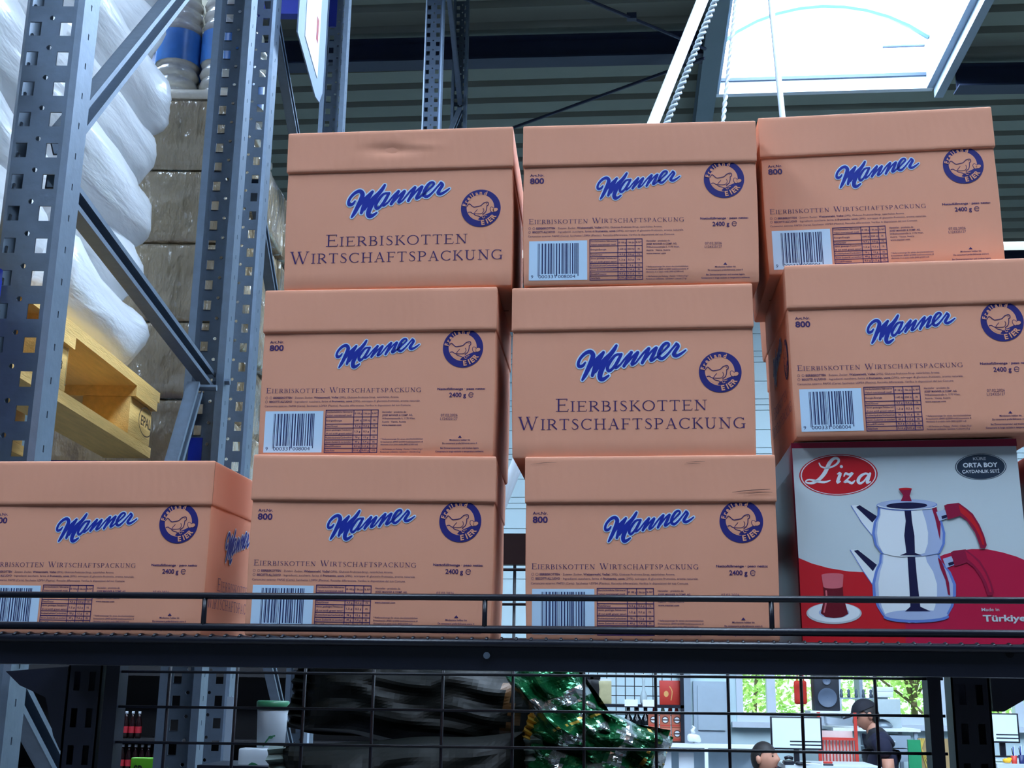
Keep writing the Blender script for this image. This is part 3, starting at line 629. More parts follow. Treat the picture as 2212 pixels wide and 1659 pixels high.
# sacks under white stretch film
def sack(name, m, parent, cx_, cy_, cz, hx, hy, hz, seed, e=.42, nu=28, nv=14, amp=.010, pe=.55):
    def sp_(v, p): return math.copysign(abs(v) ** p, v)
    b = MB(); rings = []
    for i in range(nv + 1):
        ph = -PI / 2 + PI * i / nv
        for j in range(nu):
            th = 2 * PI * j / nu
            x = sp_(math.cos(ph), pe) * sp_(math.cos(th), e); y_ = sp_(math.cos(ph), pe) * sp_(math.sin(th), e); z_ = sp_(math.sin(ph), .8)
            p = Vector((x * hx, y_ * hy, z_ * hz)); q = p * 6 + Vector((seed * 3.1, seed, seed * .7)); d = noise.noise(q) * amp * 2 + noise.noise(q * 2.6) * amp
            p += p.normalized() * d; b.v.append((cx_ + p.x, cy_ + p.y, cz + p.z))
    for i in range(nv):
        for j in range(nu): b.f.append((i * nu + j, i * nu + (j + 1) % nu, (i + 1) * nu + (j + 1) % nu, (i + 1) * nu + j)); b.m.append(0)
    return b.build(name, m, parent, True)
ld = thing('wrapped_sack_load', 'stack of white film-wrapped sacks on the wooden pallet at left', 'wrapped load', rackpt(PX, PY, PZ + .192), RZ)
for i in range(10):
    hz = .085; z_ = hz + i * .158; sh = -.02 * (i % 2) - .004 * i + .012 * noise.noise(Vector((i * 1.7, 3, 0)))
    for k in (0, 1):
        sack('sack', FILM, ld, -.45 + sh, .33 + k * .63 + random.uniform(-.01, .01), z_, .43, .345, hz * 1.36, i * 2 + k, .22, 56, 20, .022, .30)
# brown wrapped carton load behind
FILMC = mat('shrink_film_clear', (214, 206, 190), .12, .0, var=.25, vscale=16, bump=.8, bscale=22, coat=.6)
l2 = thing('wrapped_carton_load', 'brown cartons wrapped in shiny clear film behind the white sacks', 'wrapped load', rackpt(-.11, 1.42, 2.16), RZ)
CT = mat('carton_beige', (186, 164, 128), .5, var=.1, coat=.4, bump=.4, bscale=18)
zc_ = 0
for i in range(5):
    h = (.22, .22, .23, .22, .22)[i]
    for k in range(3): soft_box('carton', -.44 + random.uniform(-.01, 0), -.0 - .015 * (i % 2) + .008 * k, .0 + k * .37, .36 + k * .37, zc_, zc_ + h - .006, FILMB, l2, .012, 8, .012, i * 3 + k)
    zc_ += h
FB_ = mat('bottle_clear', (206, 202, 188), .08, .0, var=.2, vscale=14, bump=.2, coat=.6); LBL = mat('bottle_label_blue', (70, 132, 204), .3, var=.25, vscale=30)
bp = thing('bottle_pack', 'pack of ribbed clear bottles with blue labels on top of the brown cartons', 'bottle pack', rackpt(-.115, 1.45, 2.165 + zc_), RZ)
for k in range(3):
    for j in range(2):
        m = MB(); pf = [(.055, 0)]
        for q in range(9): pf += [(.062, .02 + q * .038), (.066, .03 + q * .038), (.062, .045 + q * .038), (.056, .052 + q * .038)]
        pf += [(.05, .40), (.03, .46), (.018, .50), (.018, .53)]
        o = m.lathe(pf, (-.07 - j * .135, .07 + k * .14, 0), 18).build('bottle', FB_, bp, True)
        MB().lathe([(.0668, .14), (.0668, .24)], (-.07 - j * .135, .07 + k * .14, 0), 18, caps=False).build('label', LBL, o, True)
soft_box('shrink_wrap', -.30, .005, -.02, .50, .0, .03, FILMC, bp, .01, 6, .008, 5)

# ------------------------------------------------------------------ black wire shelf in front
sh = thing('wire_shelf', 'black steel shelf with front guard rail carrying the boxes', 'shelf', (0, 0, 0))
X0, X1, YF, YB = -.80, .75, 1.268, 1.715
MB().box(X0, X1, YF + .004, YF + .034, 1.6435, 1.666).build('front_beam', BLACKM, sh)
MB().box(X0, X1, YF + .004, YF + .05, 1.6405, 1.6435).build('beam_lip', BLACKM, sh)
MB().box(X0, X1, YB - .03, YB, 1.653, 1.667).build('rear_beam', BLACKM, sh)
MB().tube([(X0, YF, 1.7115), (X1, YF, 1.7155)], .0034, 8).build('guard_rail', BLACKM, sh, True)
MB().tube([(X0, YF + .001, 1.6795), (X1, YF + .001, 1.683)], .004, 8).build('lower_rail', BLACKM, sh, True)
MB().tube([(X0, YF - .001, 1.6665), (X1, YF - .001, 1.6685)], .0042, 8).build('lower_rail', BLACKM, sh, True)
for x in (-.737, -.441, -.146, .143, .437, .70): MB().tube([(x, YF + .0005, 1.678), (x, YF + .0005, 1.712)], .0028, 6).build('guard_post', BLACKM, sh, True)
wm = MB().tube([(0, YF - .004, 1.6700), (0, YF + .002, 1.6722), (0, YF + .01, 1.6712), (0, YB, 1.6712)], .0018, 6).mesh('shelf_wire', BLACKM, True)
x = X0 + .005; n = 0
while x < X1:
    o = link('shelf_wire', wm, sh); o.location = (x, 0, 0); x += .01515; n += 1
for y_ in (1.36, 1.45, 1.54, 1.63): MB().tube([(X0, y_, 1.667), (X1, y_, 1.667)], .0025, 6).build('cross_wire', BLACKM, sh)
MB().tube([(-.143, YF - .002, 1.655), (-.143, YF + .006, 1.655)], .0035, 10).build('screw', GALV, sh)
o = MB().tube([(.372, YF + .003, 1.6635), (.372, YF + .006, 1.6635)], .0042, 12).build('bolt_hole', mat('hole_black', (3, 3, 6), .9), sh)
# back frame with wire mesh
mf = thing('mesh_back_panel', 'black wire mesh panel between slotted posts behind the shelf', 'mesh panel', (0, 1.735, 0))
for i in range(12):
    x = -.646 + i * .0975
    if x < .41: MB().tube([(x, 0, 1.02), (x, 0, 1.836)], .0024, 6).build('vertical_wire', BLACKM, mf, True)
for i in range(17):
    z = 1.786 - i * .0480; MB().tube([(-.735, -.004, z - .003), (.417, -.004, z + .003)], .0022, 6).build('horizontal_wire', BLACKM, mf, True)
MB().box(-.74, .42, -.004, .012, 1.793, 1.837).build('top_rail', BLACKM, mf)
def slotted(name, x0, x1, z1):
    b = MB(); perforated(b, (x0, -.012, 0), (1, 0, 0), x1 - x0, .9, z1, .05, [((x1 - x0) * .28, .0045, .013, 'q', .025), ((x1 - x0) * .72, .0045, .013, 'q', .025)], (0, 1, 0))
    b.box(x0, x0 + .003, -.012, .02, .9, z1); b.box(x1 - .003, x1, -.012, .02, .9, z1); b.box(x0, x1, .02, .023, .9, z1); return b.build(name, BLACKM, mf)
slotted('post', .425, .475, 1.70); slotted('post', -.79, -.74, 1.70)
MB().box(.395, .412, -.012, .02, .9, 1.66).build('mesh_edge_post', BLACKM, mf); MB().box(-.735, -.715, -.012, .02, .9, 1.66).build('mesh_edge_post', BLACKM, mf)
MB().prism([(.478, 1.65), (.62, 1.65), (.62, 1.64), (.55, 1.637), (.492, 1.604), (.478, 1.604)], -.008, 0).build('gusset', BLACKM, mf)
MB().prism([(-.793, 1.645), (-.885, 1.637), (-.862, 1.618), (-.822, 1.602), (-.805, 1.55), (-.793, 1.53)], -.008, 0).build('gusset', BLACKM, mf)

# ------------------------------------------------------------------ the cardboard boxes
BW, BH, BD, LH = .27, .1972, .195, .0513
CRUMPLE = {}
def carton(loc, rz, ry, face, label, seed, side=None, back=False, dent=None):
    t = thing('lidded_cardboard_box', label, 'box', loc, rz, 'salmon cardboard boxes with lids', -ry)
    hw = BW / 2 - .0026
    def fb(v):
        # sides bulge a little around mid height
        k = math.sin(PI * max(0, min(1, v.z / BH))); v.x += math.copysign(.0016 * k, v.x) if abs(v.x) > hw - .004 else 0
        return v
    body = soft_box('body', -hw, hw, .0028, BD - .003, .0005, BH - .004, CARD, t, .0028, 10, .0003, seed, fb)
    def fl_(v):
        if dent:
            for (dx, dz, r_, a) in dent:
                if v.y < .01: v.y += a * math.exp(-((v.x - dx) ** 2 / (r_ * r_) + (v.z - BH + dz) ** 2 / (r_ * r_ * .12)))
        return v
    lid = soft_box('lid', -BW / 2, BW / 2, 0, BD, BH - LH, BH, CARD, t, .0018, 14, .0012, seed + 40, fl_)
    MB().box(BW / 2 - .0012, BW / 2 - .0004, .0016, .0022, BH - LH + .002, BH - .002).build('corner_slit', CARDIN, lid)
    for me in (FA if face == 'A' else FB):
        o = link(me.name.split('.')[0], me, body); o.location = (0, .00272, 0)
    if side:
        for me in (FB if face == 'A' else FA):
            o = link(me.name.split('.')[0], me, body); k = BD / BW
            o.rotation_euler = (0, 0, PI / 2 if side > 0 else -PI / 2); o.scale = (k * .96, 1, 1); o.location = (side * (hw + .0022), BD / 2, 0)
    MB().box(-hw + .01, hw - .01, BD / 2 - .0004, BD / 2 + .0004, -.0002, .0006).build('flap_seam', CARDIN, body)
    return t
Z0 = 1.62
carton((-.2621, 1.3226, Z0 + .4474), .0211, .0149, 'B', 'cardboard box with large lettering and a dented lid, top row left', 1, dent=[(-.01, .025, .02, .0035), (.02, .021, .012, -.002)])
carton((.0166, 1.3209, Z0 + .4468), .008, .0017, 'A', 'cardboard box with barcode in the middle of the top row', 2)
carton((.2967, 1.3598, Z0 + .4718), -.0062, .0219, 'A', 'cardboard box with barcode at top right, its lower edge hidden by the lid in front', 3)
carton((-.2792, 1.32, Z0 + .2488), .0085, .0043, 'A', 'cardboard box with barcode at the left of the middle row', 4)
carton((.0065, 1.3214, Z0 + .2482), -.0093, .0028, 'B', 'cardboard box with large lettering in the centre of the stack', 5)
carton((.3153, 1.3273, Z0 + .2735), .0066, .0179, 'A', 'cardboard box with barcode standing on the red and white kettle carton', 6, side=-1)
carton((-.6037, 1.3492, Z0 + .054), -.0269, -.0038, 'A', 'cardboard box with barcode at bottom left, no box on top of it', 7, side=1)
carton((-.2775, 1.3127, Z0 + .053), .044, -.0028, 'A', 'cardboard box with barcode on the shelf below the left stack, second from left', 8)
scuffed = carton((.0245, 1.3184, Z0 + .053), -.0107, .005, 'A', 'cardboard box with barcode on the shelf beside the red and white kettle carton', 9)
sm = Print(); SCF = mat('scuff_mark', (120, 80, 66), .8)
for a, b, w in (((.088, .1565), (.128, .1595), .0012), ((.10, .1545), (.13, .1560), .0008), ((.04, .1890), (.06, .1902), .0005), ((.038, .1872), (.055, .1880), .0005), ((-.128, .1885), (-.10, .1905), .0006)): sm.stroke([a, ((a[0] + b[0]) / 2, (a[1] + b[1]) / 2 + .0006), b], [w * .3, w, w * .3], 0, 1)
o = link('scuff_marks', sm.mesh('scuff_marks', [SCF]), [c for c in scuffed.children if c.name.startswith('lid')][0]); o.location = (0, -.0003, 0)
carton((.3380, 1.530, Z0 + .2735), .0066, .0179, 'A', 'cardboard box in the back row, hidden behind the box on the kettle carton', 11)
carton((.3300, 1.562, Z0 + .4718), .0, .018, 'A', 'cardboard box in the back row behind the top right box', 12)

# ------------------------------------------------------------------ red and white kettle carton
LZW, LZH, LZD = .240, .2185, .22
RED = mat('print_red', (206, 30, 40), .35, var=.05, vscale=8, coat=.2); CRIM = mat('print_crimson', (192, 26, 66), .35, var=.06, coat=.2); CRD = mat('print_dark_crimson', (150, 24, 62), .35, var=.05)
CWH = mat('print_white', (206, 216, 218), .35, var=.03, vscale=6, coat=.2); CWH2 = mat('print_pure_white', (238, 243, 246), .35, var=.02); SLV = mat('print_silver', (176, 190, 222), .35, var=.06); SLB = mat('print_silver_blue', (104, 132, 205), .35, var=.05)
DKN = mat('print_navy', (28, 26, 66), .35, var=.05); ODK = mat('print_slate', (44, 58, 76), .35, var=.04); TEA = mat('print_tea', (110, 18, 34), .35, var=.15, vscale=60); PINK = mat('print_pink', (220, 110, 118), .4, var=.04); LGT = mat('print_light_grey', (200, 205, 208), .4)
LM = [CWH, RED, CRIM, CRD, CWH2, SLV, SLB, DKN, ODK, TEA, PINK, LGT]
def kettle_print():
    # drawing 1908 x 1659 px mapped onto the front: corners (185,150) (1855,75) (250,1535) (1930,1512)
    A, B_, C_, D_ = (185, 150), (1855, 75), (254, 1632), (1942, 1612)
    def f(q):
        x, y = q; s_, t_ = .5, .5
        for _ in range(8):
            xl = A[0] + (C_[0] - A[0]) * t_; xr = B_[0] + (D_[0] - B_[0]) * t_; s_ = (x - xl) / (xr - xl)
            yt = A[1] + (B_[1] - A[1]) * s_; yb = C_[1] + (D_[1] - C_[1]) * s_; t_ = (y - yt) / (yb - yt)
        return ((s_ - .5) * LZW, (1 - t_) * LZH)
    p = Print(); P = lambda L: [f(q) for q in L]; kk = LZW / 1672
    def E(cx_, cy_, rx, ry, mi, lay, a=0., n=40): c = f((cx_, cy_)); p.ell(c[0], c[1], rx * kk, ry * kk, mi, lay, n, a)
    p.rect(-LZW / 2 + .001, .001, LZW / 2 - .001, LZH - .001, 0, 0)
    p.poly(P([(186, 152), (1854, 77), (1858, 135), (188, 192)]), 3, 1)
    p.poly(P([(232, 1003), (330, 1042), (450, 1073), (600, 1096), (720, 1100), (860, 1096), (1000, 1075), (1000, 1621), (255, 1629)]), 1, 1)
    p.poly(P([(1000, 1075), (1150, 1030), (1300, 962), (1400, 935), (1500, 920), (1610, 920), (1720, 942), (1820, 972), (1896, 1005), (1940, 1609), (1000, 1621)]), 2, 1)
    # brand oval
    for r, mi, l in ((1., 1, 2), (.965, 4, 3), (.935, 1, 4)): E(537, 383, 292 * r, 158 * r, mi, l, .03)
    ws = 20 * kk
    for L, w in (([(395, 300), (410, 325), (455, 335), (510, 315), (540, 285), (535, 262), (505, 262), (470, 300), (440, 365), (400, 415), (350, 448), (305, 450), (292, 438), (320, 425), (375, 436), (430, 442), (475, 428)], [10, 12, 14, 14, 18, 20, 22, 28, 30, 26, 20, 14, 10, 12, 20, 18, 8]),
                 ([(530, 378), (552, 372), (535, 420), (530, 443), (552, 432)], [8, 22, 24, 20, 8]), ([(578, 395), (590, 372), (615, 380), (645, 368), (610, 410), (578, 440), (605, 432), (635, 445), (658, 425)], [8, 16, 20, 14, 12, 14, 20, 20, 8]),
                 ([(768, 380), (738, 370), (700, 392), (682, 425), (695, 445), (725, 428), (760, 380)], [16, 16, 22, 26, 20, 12, 10]), ([(772, 370), (755, 415), (748, 440), (775, 430)], [18, 24, 20, 8])):
        p.stroke(P(L), [q * kk for q in w], 4, 6)
    E(560, 322, 12, 12, 4, 6)
    for r, mi, l in ((1., 8, 2), (.965, 0, 3), (.935, 8, 4)): E(1587, 300, 188 * r, 100 * r, mi, l, .02)
    def TX(t, x0, x1, yb, h, mi, bold=.02, lay=6): a = f((x0, yb)); b = f((x1, yb)); p.text(t, a[0], b[0], a[1], h * kk, mi, lay, bold)
    TX('KÜRE', 1533, 1627, 251, 22, 11, .01); TX('ORTA BOY', 1458, 1712, 308, 34, 4, .03); TX('ÇAYDANLIK SETİ', 1450, 1722, 352, 24, 4, .015)
    # lower kettle, then the upper one
    def pot(o, lay):
        p.poly(P(o), 6, lay); cxm = sum(q[0] for q in o) / len(o)
        p.poly(P([(cxm + (x - cxm) * .93, y) for x, y in o]), 5, lay + 1); p.poly(P([(cxm - 45 + (x - cxm) * .70, y) for x, y in o]), 4, lay + 2)
    low = [(830, 965), (822, 1030), (792, 1090), (768, 1180), (772, 1270), (800, 1350), (838, 1410), (900, 1440), (1080, 1462), (1240, 1445), (1305, 1415), (1350, 1340), (1372, 1260), (1375, 1180), (1340, 1090), (1280, 1020), (1262, 965)]
    up = [(822, 615), (818, 680), (790, 735), (776, 815), (792, 900), (838, 962), (940, 980), (1040, 985), (1150, 978), (1268, 955), (1304, 885), (1310, 805), (1290, 720), (1258, 645), (1250, 605)]
    p.poly(P([(610, 938), (660, 938), (805, 1040), (770, 1190), (700, 1090), (640, 1000)]), 4, 3); p.poly(P([(640, 945), (668, 938), (806, 1045), (776, 1092)]), 7, 4)
    p.poly(P([(625, 610), (682, 608), (815, 700), (778, 835), (700, 740), (648, 660)]), 4, 3); p.poly(P([(662, 622), (690, 608), (818, 690), (780, 735)]), 7, 4)
    p.stroke(P([(612, 938), (700, 1085), (770, 1190)]), 5 * kk, 6, 5, smooth=0, round_=False); p.stroke(P([(626, 612), (700, 735), (776, 830)]), 5 * kk, 6, 5, smooth=0, round_=False)
    pot(low, 6); E(1080, 1418, 235, 42, 6, 9); E(1080, 1404, 225, 36, 5, 10); p.poly(P([(1030, 985), (1085, 985), (1095, 1150), (1112, 1345), (1185, 1378), (1000, 1380), (1040, 1345), (1036, 1150)]), 7, 11)
    p.poly(P([(1250, 985), (1275, 1010), (1300, 1080), (1325, 1170), (1330, 1260), (1315, 1255), (1300, 1150), (1265, 1060)]), 3, 11)
    pot(up, 12); p.poly(P([(1015, 628), (1065, 628), (1070, 720), (1085, 830), (1085, 955), (1135, 972), (975, 975), (1022, 955), (1010, 830), (1024, 720)]), 7, 15)
    p.poly(P([(1215, 612), (1250, 605), (1262, 660), (1278, 740), (1270, 860), (1258, 800), (1240, 700)]), 3, 15)
    E(1035, 602, 222, 42, 6, 16); E(1035, 598, 214, 36, 5, 17); E(1035, 606, 150, 24, 7, 18); p.stroke(P(arc(1035, 604, 216, -30, 180, 360, 16)), 7 * kk, 4, 19, smooth=0, round_=False)
    p.poly(P([(978, 482), (1076, 478), (1058, 530), (1072, 572), (992, 572), (1012, 530)]), 3, 19); E(1027, 481, 49, 9, 1, 20)
    for dy, dx, a, b in ((0, 0, 1, 3), (345, 38, 2, 3)):
        m = lambda L: P([(x + dx, y + dy) for x, y in L])
        p.poly(m([(1248, 650), (1310, 630), (1338, 690), (1270, 718)]), 5, 16 if dy == 0 else 8); p.poly(m([(1285, 680), (1325, 668), (1332, 688), (1290, 702)]), 7, 17 if dy == 0 else 9)
        h_ = [(1308, 600), (1330, 590), (1415, 578), (1470, 620), (1515, 660), (1560, 740), (1590, 820), (1606, 890), (1594, 915), (1560, 915), (1545, 860), (1525, 800), (1470, 712), (1420, 675), (1380, 690), (1332, 705)]
        p.poly(m(h_), b, 18 if dy == 0 else 10); p.poly(m([(1412, 590), (1465, 632), (1505, 672), (1550, 750), (1580, 830), (1590, 890), (1575, 890), (1555, 820), (1520, 750), (1470, 690), (1425, 650)]), a, 19 if dy == 0 else 11)
    # tea glass on a saucer
    E(485, 1397, 200, 78, 11, 5); E(485, 1392, 188, 70, 4, 6); E(485, 1392, 110, 40, 5, 7)
    p.poly(P([(398, 1122), (560, 1122), (552, 1205), (410, 1205)]), 10, 8); p.poly(P([(410, 1205), (552, 1205), (556, 1280), (588, 1400), (545, 1424), (485, 1430), (425, 1424), (388, 1398), (415, 1290)]), 9, 9); E(481, 1206, 70, 16, 10, 10); E(479, 1124, 80, 14, 10, 9)
    p.stroke(P([(430, 1240), (432, 1300), (412, 1390)]), 12 * kk, 10, 11, smooth=2)
    TX('Made in', 1552, 1678, 1373, 24, 11, .01); TX('Türkiye', 1560, 1866, 1446, 46, 11, .03)
    return p.mesh('printed_front', LM)
KP = kettle_print()
def kettle_box(loc, rz, ry, label):
    t = thing('kettle_carton', label, 'carton', loc, rz, 'printed kettle cartons', -ry)
    b = soft_box('body', -LZW / 2, LZW / 2, .0015, LZD, 0, LZH, [CRD], t, .0022, 6, .001, 3)
    o = link('printed_front', KP, b); o.location = (0, .0014, 0)
    MB().box(-LZW / 2 - .0004, -LZW / 2 + .0006, .004, LZD - .003, .004, LZH - .03).build('side_panel', mat('print_maroon', (120, 20, 40), .4), b)
    MB().box(-LZW / 2 + .004, LZW / 2 - .004, .004, LZD - .004, LZH - .0005, LZH + .0006).build('top_flap', CWH, b); return t
kettle_box((.3030, 1.345, Z0 + .053), .004, .018, 'red and white kettle carton with a steel double teapot printed on it')
kettle_box((.5760, 1.41, Z0 + .053), .0, .0, 'red and white kettle carton cut off by the right edge of the picture')

# ------------------------------------------------------------------ foil bags behind the mesh
FOILD = mat('foil_black_green', (5, 8, 6), .5, .0, var=.3, vscale=6, bump=.3, bscale=9, spec=.18)
FOILG = mat('foil_green', (18, 92, 52), .16, .55, var=.25, vscale=9, bump=.35, bscale=26)
FOILS = mat('foil_silver', (196, 204, 202), .14, .9, var=.1, vscale=20, bump=.3, bscale=30)
FOILY = mat('foil_gold_print', (206, 168, 70), .3, .3, var=.2, vscale=20)
def foil_bag(name, label, c, size, rot, seed, mats, amp=.06, nu=40, nv=26, stripe=None, seam=.03):
    # a pillow pack: inflated sheet crumpled by sharp folds, with a crimped seam at each end
    t = thing(name, label, 'foil bag', c); t.rotation_euler = rot; b = MB(); lx, lz, th = size
    def ridge(v, k): return 1 - abs(noise.noise(v * k)) * 2
    for side in (1, -1):
        o = len(b.v)
        for i in range(nu + 1):
            for j in range(nv + 1):
                u = i / nu * 2 - 1; v = j / nv * 2 - 1
                h = (max(0, 1 - u ** 4) * max(0, 1 - v ** 4)) ** .5
                p = Vector((u * lx, 0, v * lz)); q = Vector((u * lx * 10, seed * 3.7 + side, v * lz * 10))
                d = (ridge(q, .55) * .6 + ridge(q, 1.3) * .3 + ridge(q, 2.7) * .12) * amp * h
                y_ = -side * (th * h + d * .5); x_ = p.x * (1 - .08 * h) + noise.noise(q * .7) * amp * .5; z_ = p.z * (1 - .10 * h) + noise.noise(q * .8 + Vector((9, 0, 0))) * amp * .5
                b.v.append((x_, y_ + noise.noise(Vector((u * 3, seed, v * 3))) * amp * .6, z_))
        for i in range(nu):
            for j in range(nv):
                a = o + i * (nv + 1) + j; f = (a, a + nv + 1, a + nv + 2, a + 1) if side > 0 else (a, a + 1, a + nv + 2, a + nv + 1)
                b.f.append(f); mi = 0
                if stripe:
                    w_ = noise.noise(Vector((i * .22, j * .22, seed))); u = i / nu * 2 - 1
                    for (u0, u1, k) in stripe:
                        if u0 < u + w_ * .12 < u1: mi = k
                b.m.append(mi)
    o = b.build('pouch', mats, t)
    for sx in (-1, 1):
        m = MB(); n = 20
        for k in range(n + 1):
            z_ = lz * (k / n * 2 - 1); m.v += [(sx * lx * .99, .006 * (-1) ** k, z_), (sx * (lx + seam), .008 * (-1) ** k + .01 * math.sin(k), z_ * .98)]
        for k in range(n): m.f.append((2 * k, 2 * k + 1, 2 * k + 3, 2 * k + 2)); m.m.append(0)
        m.build('crimped_seam', [mats[-1] if len(mats) > 1 else mats[0]], t)
    return t
foil_bag('foil_bag', 'large dark glossy foil bag with a golden band behind the mesh', (-.37, 2.24, 1.600), (.205, .075, .06), (0, math.radians(6), 0), 1.3, [FOILD, mat('foil_gold_band', (84, 54, 18), .5, .1, var=.3), FOILD], .022, stripe=[(.80, .90, 1)])
foil_bag('foil_bag', 'dark foil bag with a pale crimped edge lying lowest behind the mesh', (-.375, 2.14, 1.455), (.205, .085, .07), (0, math.radians(-3), 0), 4.1, [FOILD, mat('foil_pale_seam', (120, 134, 130), .35, .4)], .022)
foil_bag('foil_bag', 'crumpled green and silver foil bag standing upright beside the dark bags', (-.105, 2.14, 1.60), (.075, .05, .045), (0, math.radians(62), 0), 7.7, [FOILG, FOILS, FOILY], .055, 34, 26, [(-.25, -.02, 1), (.40, .43, 2), (.6, .86, 1)], .015)
foil_bag('foil_bag', 'crumpled green and silver foil bag pointing to the right', (-.055, 2.16, 1.545), (.105, .05, .04), (0, math.radians(22), .2), 9.2, [FOILG, FOILS, FOILY], .06, 34, 26, [(-.6, -.4, 1), (.05, .22, 1), (.52, .545, 2), (.7, .95, 1)], .015)
foil_bag('foil_bag', 'crumpled green foil bag lowest in the heap, with silver creases', (-.06, 2.15, 1.475), (.11, .045, .045), (0, math.radians(12), -.1), 12.4, [FOILG, FOILS, FOILY], .06, 34, 26, [(-.7, -.5, 1), (-.15, .1, 1), (.3, .325, 2), (.55, .8, 1)], .015)
bs = thing('lower_shelf', 'dark shelf board under the foil bags', 'shelf', (0, 0, 0)); MB().box(-.73, .42, 1.76, 2.5, 1.27, 1.30).build('board', BLACKM, bs); MB().box(-.73, .42, 1.755, 1.765, 1.255, 1.305).build('front_edge', BLACKM, bs)
for x in (-.72, .40): MB().box(x - .015, x + .015, 2.44, 2.48, 0, 1.27).build('leg', BLACKM, bs)
# tubs left of the bags
TUBW = mat('tub_white', (196, 206, 214), .4, var=.06); TUBG = mat('tub_green_lid', (46, 110, 76), .4)
tb = thing('plastic_tub', 'white tub with a green lid left of the dark foil bags', 'tub', (-.735, 2.58, 1.47)); MB().lathe([(.027, 0), (.031, .1), (.032, .108)], n=20).build('body', TUBW, tb, True); MB().lathe([(.0335, .106), (.0335, .122), (.031, .124)], n=20).build('lid', TUBG, tb, True)
gr = Print(); gr.stroke([(-.01, .035), (0, .05), (.012, .055)], .003, 0, 1); gr.ell(.004, .052, .005, .003, 0, 2); o = link('printed_leaf', gr.mesh('printed_leaf', [TUBG]), tb); o.location = (.004, -.0325, 0)
tb = thing('snack_pack', 'white pack with red strawberries at the bottom beside the mesh post', 'pack', (-.755, 2.56, 1.385)); soft_box('body', -.036, .036, -.02, .02, 0, .115, TUBW, tb, .004, 6, .002, 3)
gr = Print(); 
for q in ((.010, .045, .014), (-.004, .03, .012), (.016, .02, .013)): gr.ell(q[0], q[1], q[2], q[2] * 1.1, 0, 1 + int(q[0] * 100))
gr.stroke([(-.015, .075), (-.005, .085), (.008, .08)], .006, 1, 2); gr.text('mi', -.028, -.012, .055, .02, 2, 2, .03); o = link('printed_strawberries', gr.mesh('printed_strawberries', [mat('print_strawberry', (190, 40, 44), .5), TUBG, VIOLET]), tb); o.location = (0, -.0215, 0)
ss = thing('side_shelf', 'narrow dark shelf holding the tubs beside the rack posts', 'shelf', (0, 0, 0)); MB().box(-.86, -.68, 2.50, 2.68, 1.455, 1.468).build('board', BLACKM, ss)
MB().box(-.86, -.68, 2.50, 2.68, 1.37, 1.383).build('board', BLACKM, ss); MB().box(-.695, -.68, 2.66, 2.68, 0, 1.6).build('upright', GREYP, ss); MB().box(-.86, -.845, 2.66, 2.68, 0, 1.6).build('upright', GREYP, ss)

# ------------------------------------------------------------------ bottle shelving low at left, its dark back standing in for shade
DK = mat('dark_shelf_board', (16, 15, 20), .7, var=.2)
dsf = thing('dark_backdrop_shelving', 'bottle shelving with an added dark backdrop, seen low at left through the mesh', 'shelving', (-2.95, 7.0, 0))
MB().box(-1.6, 1.75, .25, .28, 0, 2.0).build('back_panel', DK, dsf)  # dark sheet added where the racks only recede into shade
for z_ in (1.155, 1.31 + .385): MB().box(-1.6, 1.75, -.12, .25, z_ - .02, z_).build('board', DK, dsf)
for x in (-1.6, 1.73): MB().box(x, x + .02, -.12, .25, 0, 2.0).build('side', DK, dsf)
MB().box(-1.6, 1.75, -.12, .25, 1.32, 1.333).build('board', DK, dsf)
COLA = mat('cola_bottle', (26, 8, 10), .12, var=.1); COLR = mat('cola_label', (150, 18, 34), .5); CAPW = mat('bottle_cap', (170, 176, 186), .4)
bprof = [(.014, 0), (.018, .01), (.018, .075), (.016, .09), (.009, .118), (.007, .135)]
def bottle(loc, label, group):
    t = thing('bottle', label, 'bottle', loc, 0, group); MB().lathe(bprof, n=10).build('glass', COLA, t, True); MB().lathe([(.0186, .03), (.0186, .065)], n=10, caps=False).build('label', COLR, t, True); MB().lathe([(.0085, .132), (.0085, .146)], n=8).build('cap', CAPW, t, True); return t
ORD = ['first', 'second', 'third', 'fourth', 'fifth', 'sixth', 'seventh', 'eighth', 'ninth']
for i in range(6): bottle((-2.925 + i * .0375, 6.93, 1.333), ORD[i] + ' bottle from the left in the upper row, dark with red label', 'bottles on the upper dark shelf')
for i in range(9): bottle((-2.93 + i * .0375, 6.93, 1.155), ORD[i] + ' bottle from the left in the lower row, dark with red label', 'bottles on the lower dark shelf')
gb = thing('green_packet', 'bright green packet with a white field at the bottom left', 'packet', (-1.232, 3.20, 1.305)); soft_box('body', -.046, .046, 0, .03, 0, .135, mat('packet_green', (96, 176, 22), .5, var=.06), gb, .003, 4, .001, 2)
gr = Print(); gr.rect(.014, .075, .042, .118, 0, 1); o = link('white_field', gr.mesh('white_field', [TUBW]), gb)
gr = Print(); gr.text('SP', -.036, -.014, .095, .022, 0, 1, .03); gr.text('ES', -.036, -.014, .068, .022, 0, 1, .03); o = link('lettering', gr.mesh('lettering', [mat('packet_dark', (20, 40, 10), .6)]), gb)
gp = MB().box(-1.50, -1.13, 3.15, 3.5, 1.28, 1.305).build('packet_shelf', DK); tag(gp, 'dark board under the green packet', 'shelf board')

